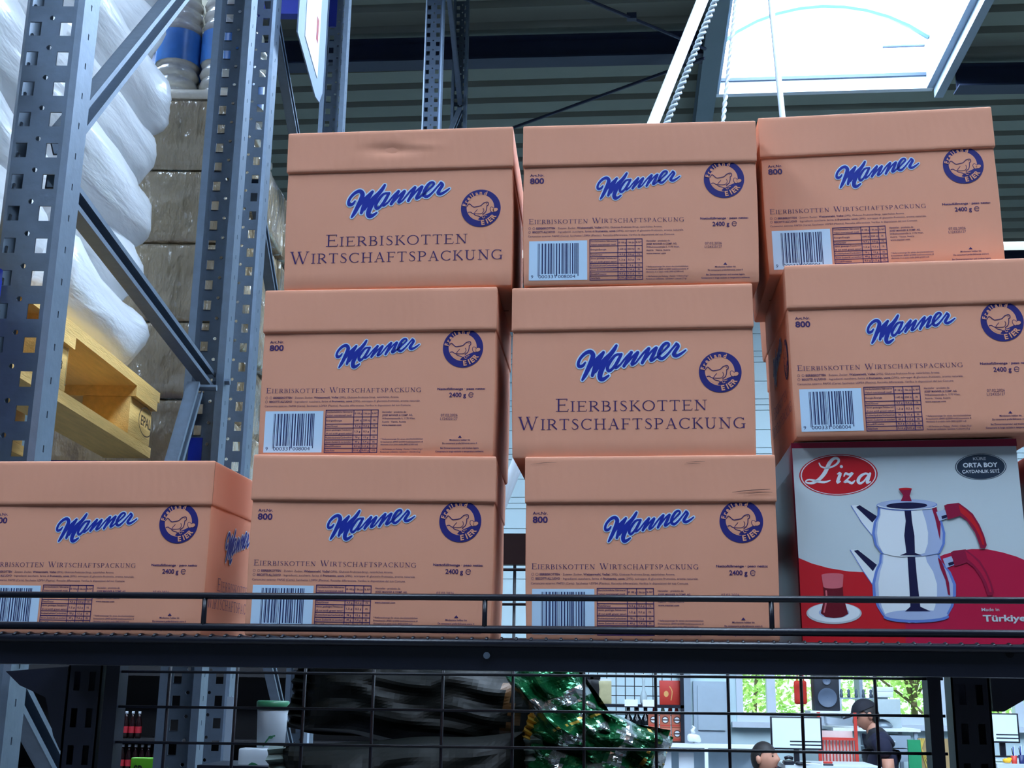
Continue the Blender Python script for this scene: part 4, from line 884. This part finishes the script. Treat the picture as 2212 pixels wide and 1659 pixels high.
# ------------------------------------------------------------------ far side of the hall, seen through the mesh
# wall shelf with bottles and boxes
bsf = thing('display_shelf', 'black display shelf with bottles and boxes against the far wall', 'shelf', (0, 11.0, 0))
for z_ in (1.53, 1.235): MB().box(-.78, .46, -.3, .1, z_ - .025, z_).build('board', BLACKM, bsf)
MB().box(.43, .46, -.3, .1, 1.0, 2.0).build('side', BLACKM, bsf); MB().box(-.78, -.75, -.3, .1, 1.0, 2.0).build('side', BLACKM, bsf)
for i in range(16): MB().tube([(-.75 + i * .08, .09, 1.24), (-.75 + i * .08, .09, 1.95)], .004, 5).build('grid_wire', BLACKM, bsf)
for i in range(9): MB().tube([(-.75, .085, 1.28 + i * .08), (.43, .085, 1.28 + i * .08)], .004, 5).build('grid_wire', BLACKM, bsf)
for x in (.02, .17): MB().box(x - .055, x + .055, -.312, -.30, 1.515, 1.57).build('price_label', WHITEP, bsf)
MB().box(-.13, -.02, -.312, -.30, 1.205, 1.25).build('price_label', WHITEP, bsf)
BR = mat('red_box', (188, 52, 40), .5, var=.08); GOLD = mat('gold_print', (214, 160, 96), .4)
rb = thing('red_gift_box', 'red box with a golden ornament on the upper display shelf', 'box', (.345, 10.78, 1.53)); soft_box('body', -.085, .085, 0, .1, 0, .2, BR, rb, .004, 0, 0)
gr = Print(); gr.stroke([(.01, .04), (.02, .11), (.0, .15)], .008, 0, 1); gr.ell(-.03, .09, .02, .025, 0, 1); o = link('ornament', gr.mesh('ornament', [GOLD]), rb)
BTL = mat('dark_glass', (16, 22, 26), .1, var=.05); LABW = mat('label_white', (214, 220, 226), .5, var=.04)
wp = [(.036, 0), (.04, .01), (.04, .155), (.032, .185), (.015, .215), (.014, .27)]
for i, x in enumerate((-.005, .068, .14)):
    t = thing('wine_bottle', ('dark bottle with white label, leftmost of three on the lower display shelf', 'dark bottle with white label, middle of three on the lower display shelf', 'dark bottle with white label, right of three beside the orange boxes')[i], 'bottle', (x, 10.8, 1.235), 0, 'labelled bottles on the display shelf')
    MB().lathe(wp, n=14).build('glass', BTL, t, True); MB().lathe([(.0408, .03), (.0408, .125)], n=14, caps=False).build('label', LABW, t, True); MB().lathe([(.0165, .235), (.0165, .275)], n=10).build('cap', BTL, t, True)
OB = mat('orange_box', (176, 92, 66), .5, var=.1); OBD = mat('orange_box_dark', (70, 40, 34), .5)
names3 = ['left', 'middle', 'right']
for r in range(2):
    for i in range(3):
        t = thing('orange_box', '%s orange-brown box with a round emblem, %s row of the pile on the display shelf' % (names3[i], ('lower', 'upper')[r]), 'box', (.205 + i * .098, 10.76, 1.236 + r * .110), 0, 'orange boxes piled on the display shelf')
        soft_box('body', -.045, .045, 0, .09, 0, .108, OB, t, .003, 0, 0); gr = Print(); gr.ell(0, .062, .03, .03, 0, 1, 20); gr.ell(0, .062, .022, .022, 1, 2, 20); gr.rect(-.025, .056, .025, .068, 0, 3); gr.rect(-.04, .012, .04, .022, 2, 1); o = link('printed_emblem', gr.mesh('printed_emblem', [OBD, LABW, BR]), t)
for i, (x, c) in enumerate(((.215, COLR), (.285, mat('pale_bottle', (150, 160, 130), .2)), (.345, BR), (.40, BR))):
    t = thing('small_bottle', ('small bottle with a dark red cap on the pile of orange boxes', 'small pale bottle on the pile of orange boxes', 'small red bottle on the pile of orange boxes, left of two', 'small red bottle on the pile of orange boxes, right of two')[i], 'bottle', (x, 10.80, 1.455), 0, 'small bottles on the orange boxes')
    MB().lathe([(.016, 0), (.018, .02), (.012, .05), (.007, .07)], n=10).build('glass', c, t, True); MB().lathe([(.009, .066), (.009, .084)], n=8).build('cap', BTL, t, True)
for i, (x, c) in enumerate(((-.36, BTL), (-.30, BTL))):
    t = thing('dark_pouch', ('dark patterned pouch on the upper display shelf, left of two', 'dark patterned pouch on the upper display shelf, right of two')[i], 'pouch', (x + .02, 10.8, 1.53), 0, 'dark pouches'); soft_box('body', -.045, .04, 0, .06, 0, .2, mat('pouch_black', (26, 26, 28), .3, var=.6, vscale=30), t, .008, 4, .01, i)
    MB().box(-.045, .04, .02, .035, .2, .225).build('seal', BTL, t)
t = thing('pasta_pack', 'pale yellow pack on the upper display shelf', 'pack', (-.20, 10.8, 1.53)); soft_box('body', -.055, .055, 0, .06, 0, .19, mat('pack_yellow', (176, 168, 128), .4, var=.2, vscale=20), t, .006, 4, .006, 2); MB().box(-.055, .055, .02, .035, .19, .21).build('seal', LABW, t)
t = thing('glass_carafe', 'clear carafe on the upper display shelf', 'carafe', (.125, 10.8, 1.53)); MB().lathe([(.02, 0), (.03, .02), (.03, .07), (.012, .12), (.010, .20), (.018, .23)], n=14).build('body', mat('carafe_glass', (190, 206, 210), .1, var=.1, alpha_=.75), t, True); MB().lathe([(.012, .23), (.012, .25)], n=10).build('stopper', LABW, t, True)
# white display counter, plastic bag on it
ct = thing('display_counter', 'white-framed display counter in front of the far wall', 'counter', (.60, 10.36, 0))
MB().box(-.45, .46, -.02, .3, 1.205, 1.228).build('top', WHITEP, ct)
for x in (-.45, .0, .43): MB().box(x, x + .028, -.02, .01, 0, 1.205).build('post', WHITEP, ct)
MB().box(-.43, .44, .26, .28, 0, 1.2).build('back_panel', mat('counter_back', (150, 170, 184), .5), ct); MB().box(-.43, .44, 0, .26, .9, .915).build('shelf', WHITEP, ct)
for x in (-.38, -.2): MB().box(x, x + .12, .1, .14, 1.02, 1.16).build('card', LABW, ct)
MB().box(.40, .425, -.03, -.02, .8, 1.2).build('light_tube', mat('tube_light', (250, 255, 255), .5, var=0, emit=1.5), ct)
pb_ = thing('plastic_bag', 'crumpled white plastic bag on the display counter', 'bag', (.525, 10.50, 1.228)); sack('pouch', mat('bag_white', (230, 236, 240), .35, bump=.6, bscale=40), pb_, 0, 0, .045, .062, .05, .045, 3.3, .8, 20, 12, .02); MB().tube([(0, 0, .08), (-.01, 0, .11), (.005, 0, .13), (-.012, 0, .145)], [.022, .016, .012, .004], 7).build('knot', mat('bag_white', (230, 236, 240)), pb_, True)

# desk with monitors, the people, the things by the window
def monitor(loc, w, h, label, rz=0, bars=True):
    t = thing('monitor', label, 'monitor', loc, rz); soft_box('screen_housing', -w / 2, w / 2, 0, .03, .1, .1 + h, BLACKM, t, .003, 0, 0)
    MB().box(-w / 2 + .012, w / 2 - .012, -.002, .001, .112, .1 + h - .01).build('screen', mat('screen_pale', (196, 216, 228), .3, var=.03, emit=.25), t)
    if bars:
        for z_ in (.13, .155): MB().box(-.05, w / 2 - .012, -.004, -.002, z_, z_ + .008).build('screen_bar', BLACKM, t)
    MB().box(-.02, .02, .03, .05, 0, .25).build('stand', BLACKM, t); MB().box(-.1, .1, -.03, .1, 0, .01).build('foot', BLACKM, t); return t
DESK = mat('desk_top', (196, 206, 212), .5, var=.05)
def desk(loc, w, d, label, z):
    t = thing('desk', label, 'desk', loc); MB().box(-w / 2, w / 2, 0, d, z - .03, z).build('top', DESK, t)
    for x in (-w / 2, w / 2 - .04):
        for y_ in (0, d - .04): MB().box(x, x + .04, y_, y_ + .04, 0, z - .03).build('leg', GREYP, t)
    MB().box(-w / 2 + .04, w / 2 - .04, d - .03, d - .01, .4, z - .03).build('modesty_panel', GREYP, t); return t
desk((1.46, 9.40, 0), .68, .7, 'white desk carrying the monitor beside the seated person', 1.135); monitor((1.235, 9.62, 1.135), .375, .235, 'pale flat monitor on the desk beside the seated person')
desk((2.95, 9.40, 0), .70, .7, 'white desk at the right edge with pens and cups', 1.175); monitor((2.72, 9.62, 1.21), .235, .21, 'pale flat monitor on the right-hand desk, partly behind the slotted post')
for nm, lab, x, c, r, h in (('cup', 'red cup on the right-hand desk', 2.735, BR, .022, .055), ('pen_holder', 'dark blue pen holder on the right-hand desk', 2.785, mat('navy_plastic', (24, 36, 90), .4), .02, .06)):
    t = thing(nm, lab, 'cup', (x, 9.45, 1.175)); MB().lathe([(r * .8, 0), (r, h), (r * .9, h), (r * .75, .005)], n=14, caps=False).build('wall', c, t, True); MB().lathe([(r * .8, 0), (r * .8, .004)], n=14).build('base', c, t)
    for k in range(3): MB().tube([(0, 0, .01), (.01 * (k - 1), .005, h + .05 + .01 * k)], .003, 5).build('pen', [BTL, BLUEM, LABW][k], t)
t = thing('sponge', 'yellow crumpled cloth on the right-hand desk', 'cloth', (2.685, 9.45, 1.175)); sack('fold', mat('cloth_yellow', (236, 178, 40), .8), t, 0, 0, .018, .03, .025, .018, 1, .8, 14, 8, .006); sack('fold', mat('cloth_yellow', (236, 178, 40)), t, .02, .005, .03, .018, .02, .012, 2, .8, 14, 8, .005)
for x, nm, lab in ((1.15, 'desk_phone', 'dark desk phone beside the seated person'),):
    t = thing(nm, lab, 'phone', (x, 9.42, 1.135)); soft_box('base', -.035, .035, 0, .1, 0, .03, BLACKM, t, .006, 0, 0); MB().tube([(-.03, .02, .045), (0, .02, .055), (.03, .02, .045)], .012, 8).build('handset', BLACKM, t, True)
t = thing('computer_mouse', 'dark mouse on the desk under the monitor', 'mouse', (1.225, 9.43, 1.135)); sack('shell', BLACKM, t, 0, 0, .012, .03, .045, .014, 1, .7, 16, 8, .0); MB().tube([(0, .045, .01), (.01, .1, .008), (.0, .2, .008)], .002, 5).build('cable', BLACKM, t)
t = thing('stapler', 'red and black stapler at the desk edge', 'stapler', (1.43, 9.43, 1.135)); soft_box('base', -.035, .035, 0, .03, 0, .012, BLACKM, t, .003, 0, 0); soft_box('arm', -.035, .03, .004, .026, .014, .03, BR, t, .004, 0, 0)
t = thing('paper_pile', 'loose papers lying on the desk under the monitor', 'papers', (1.30, 9.42, 1.135))
for k in range(4): o = MB().box(-.07, .07, 0, .12, .001 + k * .003, .003 + k * .003).build('sheet', LABW, t); o.rotation_euler = (0, 0, .15 * (k - 1.5))

# wall side: speaker on a bracket shelf, red bag, red wire rack, work table, boxes
sh2 = thing('bracket_shelf', 'white bracket shelf carrying the black loudspeaker by the window', 'shelf', (1.70, 11.2, 1.50)); MB().box(-.17, .19, -.25, .1, -.03, 0).build('board', WHITEP, sh2)
for x in (-.1, .1): MB().box(x - .01, x + .01, -.2, .78, -.06, -.03).build('bracket', GREYP, sh2)
sk = thing('loudspeaker', 'black loudspeaker standing in front of the window', 'loudspeaker', (1.685, 11.02, 1.50)); soft_box('cabinet', -.105, .105, 0, .2, 0, .34, mat('speaker_black', (26, 32, 44), .6), sk, .008, 0, 0)
MB().lathe([(.002, 0), (.05, .0), (.075, .012), (.08, .012)], n=24, caps=False).xform(Matrix.Translation((0, -.002, .11)) @ Matrix.Rotation(PI / 2, 4, 'X')).build('woofer', mat('speaker_cone', (84, 98, 118), .5), sk, True)
MB().lathe([(.002, 0), (.02, .0), (.034, .008)], n=18, caps=False).xform(Matrix.Translation((0, -.002, .25)) @ Matrix.Rotation(PI / 2, 4, 'X')).build('tweeter', mat('speaker_cone', (44, 54, 70)), sk, True)
rg = thing('red_bag', 'red cloth bag hanging beside the loudspeaker', 'bag', (1.505, 11.3, 1.55)); soft_box('pouch', -.06, .055, 0, .05, 0, .20, mat('red_cloth', (206, 44, 30), .7, var=.15), rg, .015, 6, .015, 5); MB().tube([(-.03, .02, .19), (-.02, .02, .3), (.02, .02, .3), (.03, .02, .19)], .006, 6).build('strap', BR, rg)
hk = MB().tube([(1.505, 11.32, 1.84), (1.505, 11.5, 1.86), (1.505, 11.97, 1.86)], .006, 6).build('wall_hook', GREYP); tag(hk, 'thin wall hook holding the red cloth bag', 'hook')
rr = thing('red_wire_rack', 'red wire rack standing between the monitor and the standing man', 'wire rack', (1.62, 10.16, 0))
for x in (-.14, .14): MB().box(x - .012, x + .012, -.01, .014, 0, 1.50).build('upright', BR, rr)
for i in range(12): MB().tube([(-.14 + i * .0255, 0, .8), (-.14 + i * .0255, 0, 1.30)], .005, 5).build('wire', BR, rr)
for z_ in (.8, 1.05, 1.30): MB().box(-.14, .14, -.012, .012, z_ - .01, z_ + .01).build('cross_bar', BR, rr)
MB().box(-.13, .12, .03, .06, .95, 1.36).build('leaflet', mat('leaflet', (214, 190, 186), .6), rr)
wt = thing('work_table', 'white work table in front of the window behind the standing man', 'table', (2.08, 11.0, 0)); MB().box(-.36, .36, 0, .7, 1.34, 1.365).build('top', WHITEP, wt)
for x in (-.34, .31): MB().box(x, x + .03, .02, .05, 0, 1.34).build('leg', GREYP, wt); MB().box(x, x + .03, .64, .67, 0, 1.34).build('leg', GREYP, wt)
for z_ in (1.10, 1.21): MB().box(-.05, .28, .02, .5, z_, z_ + .1).build('drawer', GREYP, wt); MB().box(.08, .15, .005, .02, z_ + .045, z_ + .055).build('handle', FRAMEW, wt)
t = thing('kitchen_scale', 'round-dialled scale on the work table', 'scale', (2.16, 11.15, 1.365)); MB().lathe([(.07, 0), (.085, .012), (.085, .02), (.06, .05), (.02, .07), (.0, .075)], n=20, caps=False).build('body', mat('scale_grey', (126, 140, 150), .4, .4), t, True); MB().lathe([(.09, .076), (.095, .08), (.0, .082)], n=20, caps=False).build('pan', FRAMEW, t, True)
t = thing('tool_shelf', 'small shelf with taps and fittings hung in the window', 'shelf', (2.10, 11.6, 1.60)); MB().box(-.22, .12, 0, .15, 0, .012).build('board', GREYP, t); MB().box(-.015, .015, .13, .4, -.2, .2).build('bracket', GREYP, t)
for i in range(5): MB().lathe([(.012, 0), (.016, .02), (.01, .04), (.014, .06), (.006, .075)], (-.19 + i * .065, .06, .012), 10).build('fitting', GALVD, t, True)
t = thing('grey_carton', 'grey carton standing by the window behind the man', 'carton', (2.23, 11.25, 1.365)); soft_box('body', -.11, .11, 0, .15, .0, .24, mat('grey_card', (176, 190, 192), .7), t, .004, 0, 0); MB().box(-.11, .11, -.004, 0, .10, .105).build('tape', LABW, t)
t = thing('white_carton', 'small white carton high up in the window', 'carton', (2.265, 11.55, 1.62)); soft_box('body', -.08, .08, 0, .12, 0, .05, WHITEP, t, .003, 0, 0); soft_box('lid', -.084, .084, -.004, .124, .05, .09, WHITEP, t, .003, 0, 0); MB().box(-.05, .05, .1, .45, -.015, 0).build('bracket', GREYP, t)
t = thing('green_board', 'green upright board beside the brown cardboard sheet', 'board', (2.30, 10.6, 0)); MB().box(-.055, .045, 0, .03, .4, 1.29).build('sheet', mat('panel_green', (30, 142, 92), .5), t); MB().box(-.055, .045, -.01, .04, .0, .4).build('foot', GREYP, t)
t = thing('cardboard_sheet', 'brown cardboard sheet leaning below the window sill', 'cardboard', (2.47, 10.7, 0)); MB().box(-.12, .13, 0, .03, .0, 1.30).build('sheet', mat('card_brown', (168, 140, 96), .8, var=.08), t)
for k in range(3): MB().tube([(-.10 + .015 * k, -.006, 1.30), (-.10, -.01, 1.22), (-.085 + .012 * k, -.008, 1.14), (-.06 + .02 * k, -.006, 1.05 + .02 * k)], .004, 5).build('yellow_strap', mat('strap_yellow', (220, 190, 90), .6), t)

# ------------------------------------------------------------------ people
def skin_body(name, verts, edges, radii, m, parent, root=0, sub=2):
    me = bpy.data.meshes.new(name); me.from_pydata(verts, edges, []); me.materials.append(m); o = link(name, me, parent)
    sk_ = o.modifiers.new('skin', 'SKIN'); sk_.use_smooth_shade = True; lay = me.skin_vertices[0].data
    for i, r in enumerate(radii): lay[i].radius = r if isinstance(r, tuple) else (r, r); lay[i].use_root = (i == root)
    sb = o.modifiers.new('sub', 'SUBSURF'); sb.levels = sub; sb.render_levels = sub; return o
SKIN = mat('skin', (188, 132, 108), .55, var=.04); HAIR = mat('hair_dark', (24, 18, 18), .6, var=.2, vscale=80); NAVY = mat('shirt_navy', (20, 22, 48), .85, var=.1, vscale=14); TROU = mat('trousers_dark', (34, 36, 44), .85)
def head(parent, loc, tilt, yaw, hair_len, cap=None, s_=1.):
    # face looks along -x before yaw; skull, jaw, nose, ears, eyes, mouth in one shape plus hair
    h = empty('head_pivot'); bpy.data.objects.remove(h); M = Matrix.Translation(loc) @ Matrix.Rotation(yaw, 4, 'Z') @ Matrix.Rotation(tilt, 4, 'Y') @ Matrix.Scale(s_, 4)
    b = MB(); nu, nv = 28, 20
    for i in range(nv + 1):
        ph = -PI / 2 + PI * i / nv
        for j in range(nu):
            th = 2 * PI * j / nu; x = math.cos(ph) * math.cos(th); y_ = math.cos(ph) * math.sin(th); z_ = math.sin(ph)
            X, Y, Z = x * .098, y_ * .077, z_ * .118
            if Z < 0: k = 1 + Z * 2.0; Y *= max(.55, k); X *= (1 + Z * 1.1) if x > 0 else (1 + Z * .3)
            if x < -.3:
                f = math.exp(-(Y / .018) ** 2)
                X -= .026 * f * math.exp(-((Z + .018) / .022) ** 2) + .010 * f * math.exp(-((Z - .008) / .028) ** 2)      # nose
                X -= .007 * math.exp(-(Y / .03) ** 2) * math.exp(-((Z + .062) / .010) ** 2)                               # lips
                X -= .009 * math.exp(-(Y / .03) ** 2) * math.exp(-((Z + .098) / .016) ** 2)                               # chin
                X += .008 * math.exp(-((abs(Y) - .032) / .016) ** 2) * math.exp(-((Z - .012) / .014) ** 2)                # eye sockets
                X -= .005 * math.exp(-((Z - .036) / .012) ** 2)                                                           # brow
            b.v.append((X, Y, Z))
    for i in range(nv):
        for j in range(nu): b.f.append((i * nu + j, i * nu + (j + 1) % nu, (i + 1) * nu + (j + 1) % nu, (i + 1) * nu + j)); b.m.append(0)
    for sy in (-1, 1): b.lathe([(.004, -.03), (.014, -.022), (.02, 0), (.017, .022), (.005, .03)], (.008, sy * .078, -.005), 8)
    hd = b.xform(M).build('head', SKIN, parent, True)
    for sy in (-1, 1):
        MB().lathe([(.002, -.007), (.007, 0), (.002, .007)], (-.085, sy * .031, .012), 8).xform(M).build('eye', HAIR, hd, True); MB().tube([(-.094, sy * .018, .036), (-.09, sy * .045, .038)], .004, 5).xform(M).build('eyebrow', HAIR, hd, True)
    MB().tube([(-.087, -.02, -.062), (-.09, 0, -.063), (-.087, .02, -.062)], .003, 5).xform(M).build('mouth', mat('lips', (150, 84, 80), .5), hd, True)
    hb = MB()
    for i in range(12):
        ph = -PI * .18 + (PI * .68) * i / 11
        for j in range(24):
            th = 2 * PI * j / 24; x = math.cos(ph) * math.cos(th); y_ = math.cos(ph) * math.sin(th); z_ = math.sin(ph)
            lim = .045 if x < -.2 else (-hair_len if x > .2 else -.01)
            hb.v.append((x * .104 + .003, y_ * .083, max(z_ * .124, lim)))
    for i in range(11):
        for j in range(24): hb.f.append((i * 24 + j, i * 24 + (j + 1) % 24, (i + 1) * 24 + (j + 1) % 24, (i + 1) * 24 + j)); hb.m.append(0)
    hb.xform(M).build('hair', HAIR, hd, True)
    if cap:
        cb = MB(); 
        for i in range(9):
            ph = PI * .10 + (PI * .40) * i / 8
            for j in range(24): th = 2 * PI * j / 24; cb.v.append((math.cos(ph) * math.cos(th) * .112 + .002, math.cos(ph) * math.sin(th) * .09, math.sin(ph) * .118 + .018))
        for i in range(8):
            for j in range(24): cb.f.append((i * 24 + j, i * 24 + (j + 1) % 24, (i + 1) * 24 + (j + 1) % 24, (i + 1) * 24 + j)); cb.m.append(0)
        c_ = cb.xform(M).build('cap', cap, hd, True)
        vb = MB(); n = 12
        for k in range(n + 1):
            a = PI - PI * .36 + PI * .72 * k / n; vb.v += [(math.cos(a) * .105, math.sin(a) * .086, .050), (math.cos(a) * .185, math.sin(a) * .088, .038), (math.cos(a) * .185, math.sin(a) * .088, .044), (math.cos(a) * .105, math.sin(a) * .086, .058)]
        for k in range(n):
            for q in range(4): vb.f.append((4 * k + q, 4 * k + (q + 1) % 4, 4 * k + 4 + (q + 1) % 4, 4 * k + 4 + q)); vb.m.append(0)
        vb.xform(M).build('cap_brim', cap, c_, True)
    return hd
def hand(parent, wrist, palm_dir, up, m=SKIN, curl=.5, s_=1.):
    w = Vector(wrist); d = Vector(palm_dir).normalized(); u = Vector(up).normalized(); r = d.cross(u).normalized(); u = r.cross(d)
    hb = MB(); hb.tube([w - d * .02, w + d * .02, w + d * .055, w + d * .085], [.022 * s_, .027 * s_, .034 * s_, .03 * s_], 10)
    o = hb.build('hand', m, parent, True)
    for k, L in enumerate((.066, .076, .071, .056)):
        b0 = w + d * .08 + r * ((k - 1.5) * .017); p1 = b0 + d * L * .45 - u * L * .1; p2 = p1 + (d * (1 - curl) - u * curl).normalized() * L * .35; p3 = p2 + (d * (1 - curl * 1.6) - u * curl * 1.2).normalized() * L * .28
        MB().tube([b0 - d * .012, b0, p1, p2, p3], [.009, .0092, .0088, .008, .006], 7).build('finger', m, o, True)
    t0 = w + d * .03 - r * .028; MB().tube([t0, t0 + d * .03 - r * .022, t0 + d * .055 - r * .024 - u * .012], [.011, .010, .007], 7).build('thumb', m, o, True)
# standing man in profile, head bowed over a sheet of paper
P0 = Vector((2.0, 10.55, 0))
mn = thing('person', 'man in a navy t-shirt and dark cap standing, reading a sheet of paper', 'person', tuple(P0))
V = [(0, 0, .80), (0, 0, .92), (.02, 0, 1.08), (.015, 0, 1.22), (0, 0, 1.31), (-.03, 0, 1.385),            # pelvis..neck base 0-5
     (-.01, -.135, 1.285), (-.01, .135, 1.285), (.01, -.10, .78), (.01, .10, .78), (-.015, -.10, .44), (.0, .10, .44), (.03, -.10, .08), (.04, .10, .08), (-.07, -.10, .045), (-.06, .10, .045)]
Eg = [(0, 1), (1, 2), (2, 3), (3, 4), (4, 5), (4, 6), (4, 7), (0, 8), (0, 9), (8, 10), (9, 11), (10, 12), (11, 13), (12, 14), (13, 15)]
Rd = [(.13, .10), (.13, .105), (.135, .115), (.15, .12), (.10, .085), .055, .075, .075, .085, .085, .065, .065, .045, .045, .035, .035]
skin_body('body', V, Eg, Rd, TROU, mn)
sv = [(0, 0, .84), (.015, 0, .95), (.03, 0, 1.08), (.02, 0, 1.22), (-.005, 0, 1.315), (-.02, 0, 1.355), (-.005, -.145, 1.275), (-.005, .145, 1.275), (.03, -.195, 1.15), (.0, .185, 1.12)]
se = [(0, 1), (1, 2), (2, 3), (3, 4), (4, 5), (4, 6), (4, 7), (6, 8), (7, 9)]
skin_body('t_shirt', sv, se, [(.15, .125), (.15, .125), (.155, .135), (.165, .135), (.10, .09), .06, .085, .085, .066, .066], NAVY, mn)
for sy, el, wr in ((-1, (.035, -.205, .985), (-.17, -.14, 1.075)), (1, (-.01, .20, .985), (-.19, .10, 1.09))):
    s0 = (.03, -.195, 1.15) if sy < 0 else (.0, .185, 1.12); MB().tube([s0, ((s0[0] + el[0]) / 2, (s0[1] + el[1]) / 2, (s0[2] + el[2]) / 2), el, ((el[0] + wr[0]) / 2, (el[1] + wr[1]) / 2, (el[2] + wr[2]) / 2), wr], [.046, .047, .043, .040, .027], 12).build('arm', SKIN, mn, True)
    hand(mn, wr, (-1, 0, .25), (0, -sy * .5, 1), curl=.55)
MB().tube([(-.025, 0, 1.33), (-.05, 0, 1.42)], [.058, .054], 12).build('neck', SKIN, mn, True)
head(mn, (-.085, 0, 1.475), -.38, .12, .07, cap=mat('cap_dark', (20, 20, 32), .8))
pp = thing('paper_sheet', 'white sheet of paper held by the standing man', 'paper', (P0.x - .30, P0.y, 1.13)); m = MB()
for k in range(9):
    t_ = k / 8; m.v += [(-.075 + .17 * t_, -.12, .09 - .15 * t_ + .02 * math.sin(t_ * PI)), (-.075 + .17 * t_, .09, .09 - .15 * t_ + .02 * math.sin(t_ * PI))]
for k in range(8): m.f.append((2 * k, 2 * k + 1, 2 * k + 3, 2 * k + 2)); m.m.append(0)
o = m.build('sheet', WHITEP, pp, True); sd = o.modifiers.new('s', 'SOLIDIFY'); sd.thickness = .0008
# seated person beside the monitor
Q0 = Vector((.955, 9.55, 0))
st = thing('person', 'dark-haired person in black sitting at the desk, cut by the picture bottom', 'person', tuple(Q0))
V = [(0, 0, .62), (0, 0, .72), (.01, 0, .84), (.02, 0, .95), (.02, 0, 1.02), (.01, -.15, .985), (.01, .15, .985), (.28, -.1, .60), (.28, .1, .60), (.32, -.1, .22), (.32, .1, .22), (.40, -.1, .04), (.40, .1, .04)]
skin_body('body', V, [(0, 1), (1, 2), (2, 3), (3, 4), (4, 5), (4, 6), (0, 7), (0, 8), (7, 9), (8, 10), (9, 11), (10, 12)], [(.14, .11), (.135, .11), (.14, .115), (.13, .1), (.06, .055), .07, .07, .075, .075, .055, .055, .035, .035], mat('shirt_black', (14, 14, 20), .85), st)
for sy in (-1, 1):
    MB().tube([(.01, sy * .17, .985), (.06, sy * .20, .85), (.10, sy * .20, .76), (.20, sy * .17, .80), (.28, sy * .14, .85)], [.058, .052, .046, .04, .028], 12).build('sleeve', mat('shirt_black', (14, 14, 20)), st, True)
    hand(st, (.28, sy * .14, .85), (1, 0, .1), (0, 0, 1), curl=.4)
MB().tube([(.02, 0, .99), (.03, 0, 1.08)], [.052, .05], 12).build('neck', SKIN, st, True)
head(st, (.035, 0, 1.17), .12, PI - .6, .09)
stl = thing('stool', 'dark stool under the seated person', 'stool', (Q0.x, Q0.y, 0)); MB().lathe([(.17, .44), (.18, .46), (.18, .49), (.16, .505)], n=20).build('seat', BLACKM, stl, True)
for k in range(4): MB().tube([(.1 * math.cos(k * PI / 2 + .8), .1 * math.sin(k * PI / 2 + .8), .45), (.17 * math.cos(k * PI / 2 + .8), .17 * math.sin(k * PI / 2 + .8), 0)], .012, 8).build('leg', BLACKM, stl)

# ------------------------------------------------------------------ garden outside the windows
LEAF = mat('leaf_green', (186, 220, 140), .6, var=.35, vscale=2.5, transl=.4); BARK_ = mat('bark', (90, 78, 66), .9)
gd = MB().box(-20, 25, 12.3, 60, -.2, -.02).build('ground_outside', mat('lawn', (150, 190, 110), .9, var=.1)); struct(gd)
def tree(loc, h, r, seed, label, n=9000):
    t = thing('garden_tree', label, 'tree', loc, 0, 'trees outside the windows'); rnd = random.Random(seed); b = MB()
    cl = [(rnd.uniform(-r, r), rnd.uniform(-r * .6, r * .6), rnd.uniform(h * .22, h), rnd.uniform(.45, .9) * r * .6) for _ in range(16)]
    for _ in range(n):
        c = rnd.choice(cl); v = Vector((rnd.gauss(0, 1), rnd.gauss(0, 1), rnd.gauss(0, 1))).normalized() * c[3] * rnd.uniform(.5, 1); p = Vector(c[:3]) + v
        a = Vector((rnd.gauss(0, 1), rnd.gauss(0, 1), rnd.gauss(0, .6))).normalized(); q = a.cross(Vector((rnd.gauss(0, 1), rnd.gauss(0, 1), rnd.gauss(0, 1)))).normalized(); L = rnd.uniform(.05, .10)
        b.add([p, p + a * L * .5 + q * L * .28, p + a * L, p + a * L * .5 - q * L * .28], [(0, 1, 2, 3)])
    b.build('crown', LEAF, t)
    tb_ = MB(); tb_.tube([(0, 0, 0), (.05, 0, h * .3), (0, .05, h * .7)], [.07, .05, .02], 8)
    for c in cl[:7]: tb_.tube([(.02, 0, h * .35), (c[0] * .5, c[1] * .5, (c[2] + h * .35) / 2), c[:3]], [.025, .015, .006], 5)
    tb_.build('trunk', BARK_, t); return t
tree((-1.9, 17.0, 0), 3.8, 1.5, 1, 'pale green tree outside the narrow window left of the foil bags'); tree((.9, 17.5, 0), 4.2, 1.5, 2, 'pale green tree outside the window behind the loudspeaker')
tree((4.1, 19.0, 0), 4.4, 1.6, 3, 'pale green tree outside the window behind the standing man'); tree((7.4, 17.8, 0), 3.8, 1.6, 4, 'pale green tree outside the right-hand window')
hg = thing('hedge', 'tall pale green hedge closing the garden behind the trees', 'hedge', (4, 22, 0)); b = MB(); rnd = random.Random(11)
for _ in range(26000):
    p = Vector((rnd.uniform(-9, 9), rnd.uniform(-.8, .8), rnd.uniform(0, 4.6))); a = Vector((rnd.gauss(0, 1), rnd.gauss(0, 1), rnd.gauss(0, .6))).normalized(); q = a.cross(Vector((rnd.gauss(0, 1), rnd.gauss(0, 1), rnd.gauss(0, 1)))).normalized(); L = rnd.uniform(.08, .17)
    b.add([p, p + a * L * .5 + q * L * .3, p + a * L, p + a * L * .5 - q * L * .3], [(0, 1, 2, 3)])
b.build('foliage', mat('hedge_green', (206, 232, 170), .6, var=.3, vscale=1.5, transl=.4), hg); m = MB()
for x in range(-8, 9, 2): m.tube([(x, 0, 0), (x + .2, 0, 2), (x, 0, 4)], [.05, .04, .02], 6)
m.build('stems', BARK_, hg)
